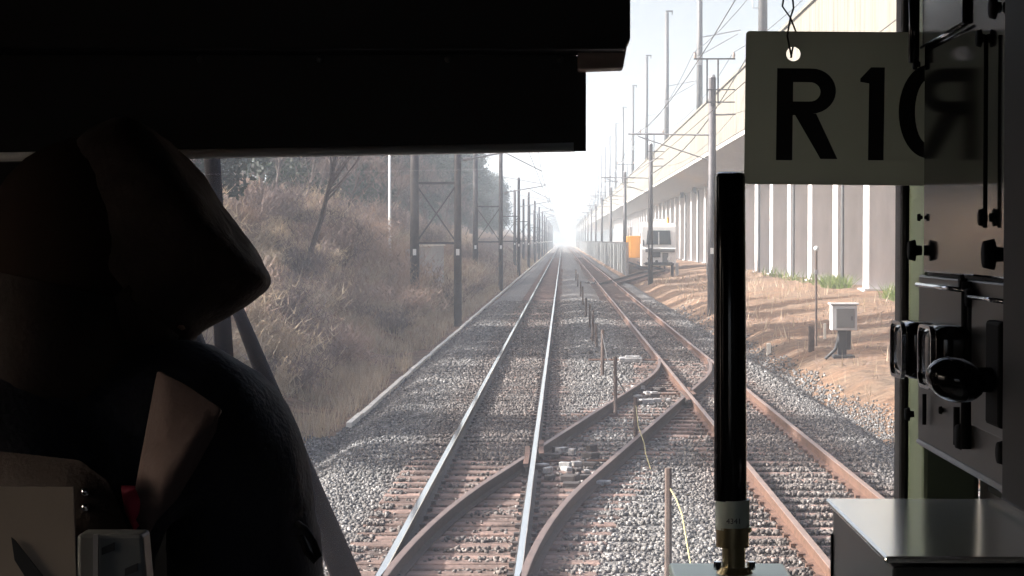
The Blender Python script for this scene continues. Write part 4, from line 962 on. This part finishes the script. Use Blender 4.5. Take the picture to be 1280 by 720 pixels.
# jacket: shell over torso and arms
def jacket():
    hx, hz = -.545, CAM_Z; nodes = []; edges = []
    def N(p, r, par=None):
        nodes.append((Vector(p), r)); i = len(nodes) - 1
        if par is not None: edges.append((par, i))
        return i
    a = N((hx - .10, 1.78, hz - .80), .17); b = N((hx - .09, 1.80, hz - .58), .165, a); c = N((hx - .05, 1.84, hz - .36), .17, b); d = N((hx - .03, 1.88, hz - .235), .13, c)
    for s in (-1, 1):
        sh = Vector((hx + s * .20 + .030, 1.90 + s * .05, hz - .172)); el = sh + Vector((-s * .005, .06, -.28)); wr = el + Vector((-s * .02, .23, -.06))
        i = N(sh, .098, d); j = N(sh.lerp(el, .5), .086, i); j = N(el, .078, j); N(wr, .050, j)
    me = bpy.data.meshes.new('jacket'); me.from_pydata([n_[0] for n_ in nodes], edges, []); o = bpy.data.objects.new('jacket', me); C.objects.link(o); o.modifiers.new('skin', 'SKIN')
    for i, n_ in enumerate(nodes): me.skin_vertices[0].data[i].radius = (n_[1],) * 2; me.skin_vertices[0].data[i].use_root = (i == 0)
    subsurf(o, 3); dm = bpy.data.textures.new('folds', 'CLOUDS'); dm.noise_scale = .09; ds = o.modifiers.new('folds', 'DISPLACE'); ds.texture = dm; ds.strength = .022; ds.mid_level = .5
    fin = bpy.data.meshes.new_from_object(o.evaluated_get(bpy.context.evaluated_depsgraph_get())); bpy.data.objects.remove(o); fin.materials.clear(); fin.materials.append(M['navy'])
    o = bpy.data.objects.new('jacket', fin); C.objects.link(o); put(o, dr); smooth_all(o); return o
jk = jacket()
def cloth(pts, y, th, name, m, bulge=.018):
    P = [at(px, py, y + dy) for px, py, dy in pts]; mb = MB(); c = sum(P, Vector()) / len(P); n = len(P)
    R1 = [p.lerp(c, .12) + Vector((0, -.006, 0)) for p in P]; R2 = [p.lerp(c, .5) + Vector((0, -bulge, 0)) for p in P]
    mb.add(P + R1 + R2 + [c + Vector((0, -bulge * 1.1, 0))], [(k * n + i, k * n + (i + 1) % n, (k + 1) * n + (i + 1) % n, (k + 1) * n + i) for k in range(2) for i in range(n)] + [(2 * n + i, 2 * n + (i + 1) % n, 3 * n) for i in range(n)])
    o = mb.build(name, m, dr, True); bm = bmesh.new(); bm.from_mesh(o.data); cl = bm.edges.layers.float.new('crease_edge')
    for e in bm.edges:
        if e.is_boundary: e[cl] = 1.0
    vl = bm.verts.layers.float.new('crease_vert')
    for v in bm.verts:
        if v.is_boundary: v[vl] = .55
    bm.to_mesh(o.data); bm.free(); subsurf(o, 3); s = o.modifiers.new('s', 'SOLIDIFY'); s.thickness = th; o.modifiers.new('b', 'BEVEL').width = th * .45; return o
cloth([(196, 462, .0), (232, 480, -.01), (276, 510, -.03), (270, 540, -.035), (246, 585, -.035), (222, 624, -.035), (180, 668, -.03), (163, 640, -.01), (178, 560, .0)], 1.72, .006, 'collar', M['collar'])
cloth([(-40, 560, .02), (40, 568, .0), (100, 575, -.02), (134, 600, -.03), (152, 640, -.03), (164, 672, -.03), (110, 670, -.03), (60, 668, -.02), (-40, 668, 0)], 1.70, .006, 'lapel', M['cap'])
cloth([(150, 606, 0), (206, 610, 0), (190, 640, 0), (168, 664, 0), (156, 640, 0)], 1.715, .008, 'tie', M['red'])
for py in (615, 634): MB().ball(at(107, py, 1.662), .004, 6).build('lapel_pin', M['chrome'], dr, True)
mb = MB(); q = [at(372, 655, 1.80), at(381, 662, 1.79), at(392, 678, 1.79), at(398, 695, 1.79), at(394, 701, 1.79), at(384, 690, 1.79), at(376, 670, 1.795)]; mb.tube(q, .0035, 8); mb.build('zip_pull', M['blackrub'], dr, True)
# card and small device in front of the driver
cdp = thing('card', at(30, 680, 1.50), 'beige card standing upright at the lower left corner', 'card')
P = [at(-60, 740, 1.5), at(95, 740, 1.5), at(91, 609, 1.5), at(-60, 608, 1.5)]; mb = MB(); mb.prism(P, (0, .003, 0)); mb.build('sheet', M['card'], cdp)
P = [at(14, 672, 1.497), at(19, 676, 1.497), at(55, 722, 1.497), at(40, 735, 1.497), at(18, 700, 1.497)]; mb = MB(); mb.prism(P, (0, .0015, 0)); mb.build('dark_mark', M['dark'], cdp)  # dark diagonal strip on the card
dv = thing('radio_unit', at(140, 700, 1.58), 'grey radio unit with dark slots beside the beige card', 'radio unit')
P = [at(96, 760, 1.58), at(186, 760, 1.58), at(178, 668, 1.58), at(96, 668, 1.58)]; mb = MB(); mb.prism(P, (0, .03, 0)); mb.build('case', M['device'], dv, bevel=.003)
for (x0, y0) in ((127, 686), (156, 712)):
    P = [at(x0, y0 + 8, 1.578), at(x0 + 16, y0 + 2, 1.578), at(x0 + 16, y0 - 8, 1.578), at(x0, y0 - 1, 1.578)]; mb = MB(); mb.prism(P, (0, .003, 0)); mb.build('slot', M['dark'], dv)
mb = MB(); mb.beam(at(120, 668, 1.577), at(120, 760, 1.577), .004, .004); mb.build('seam', M['galv'], dv)
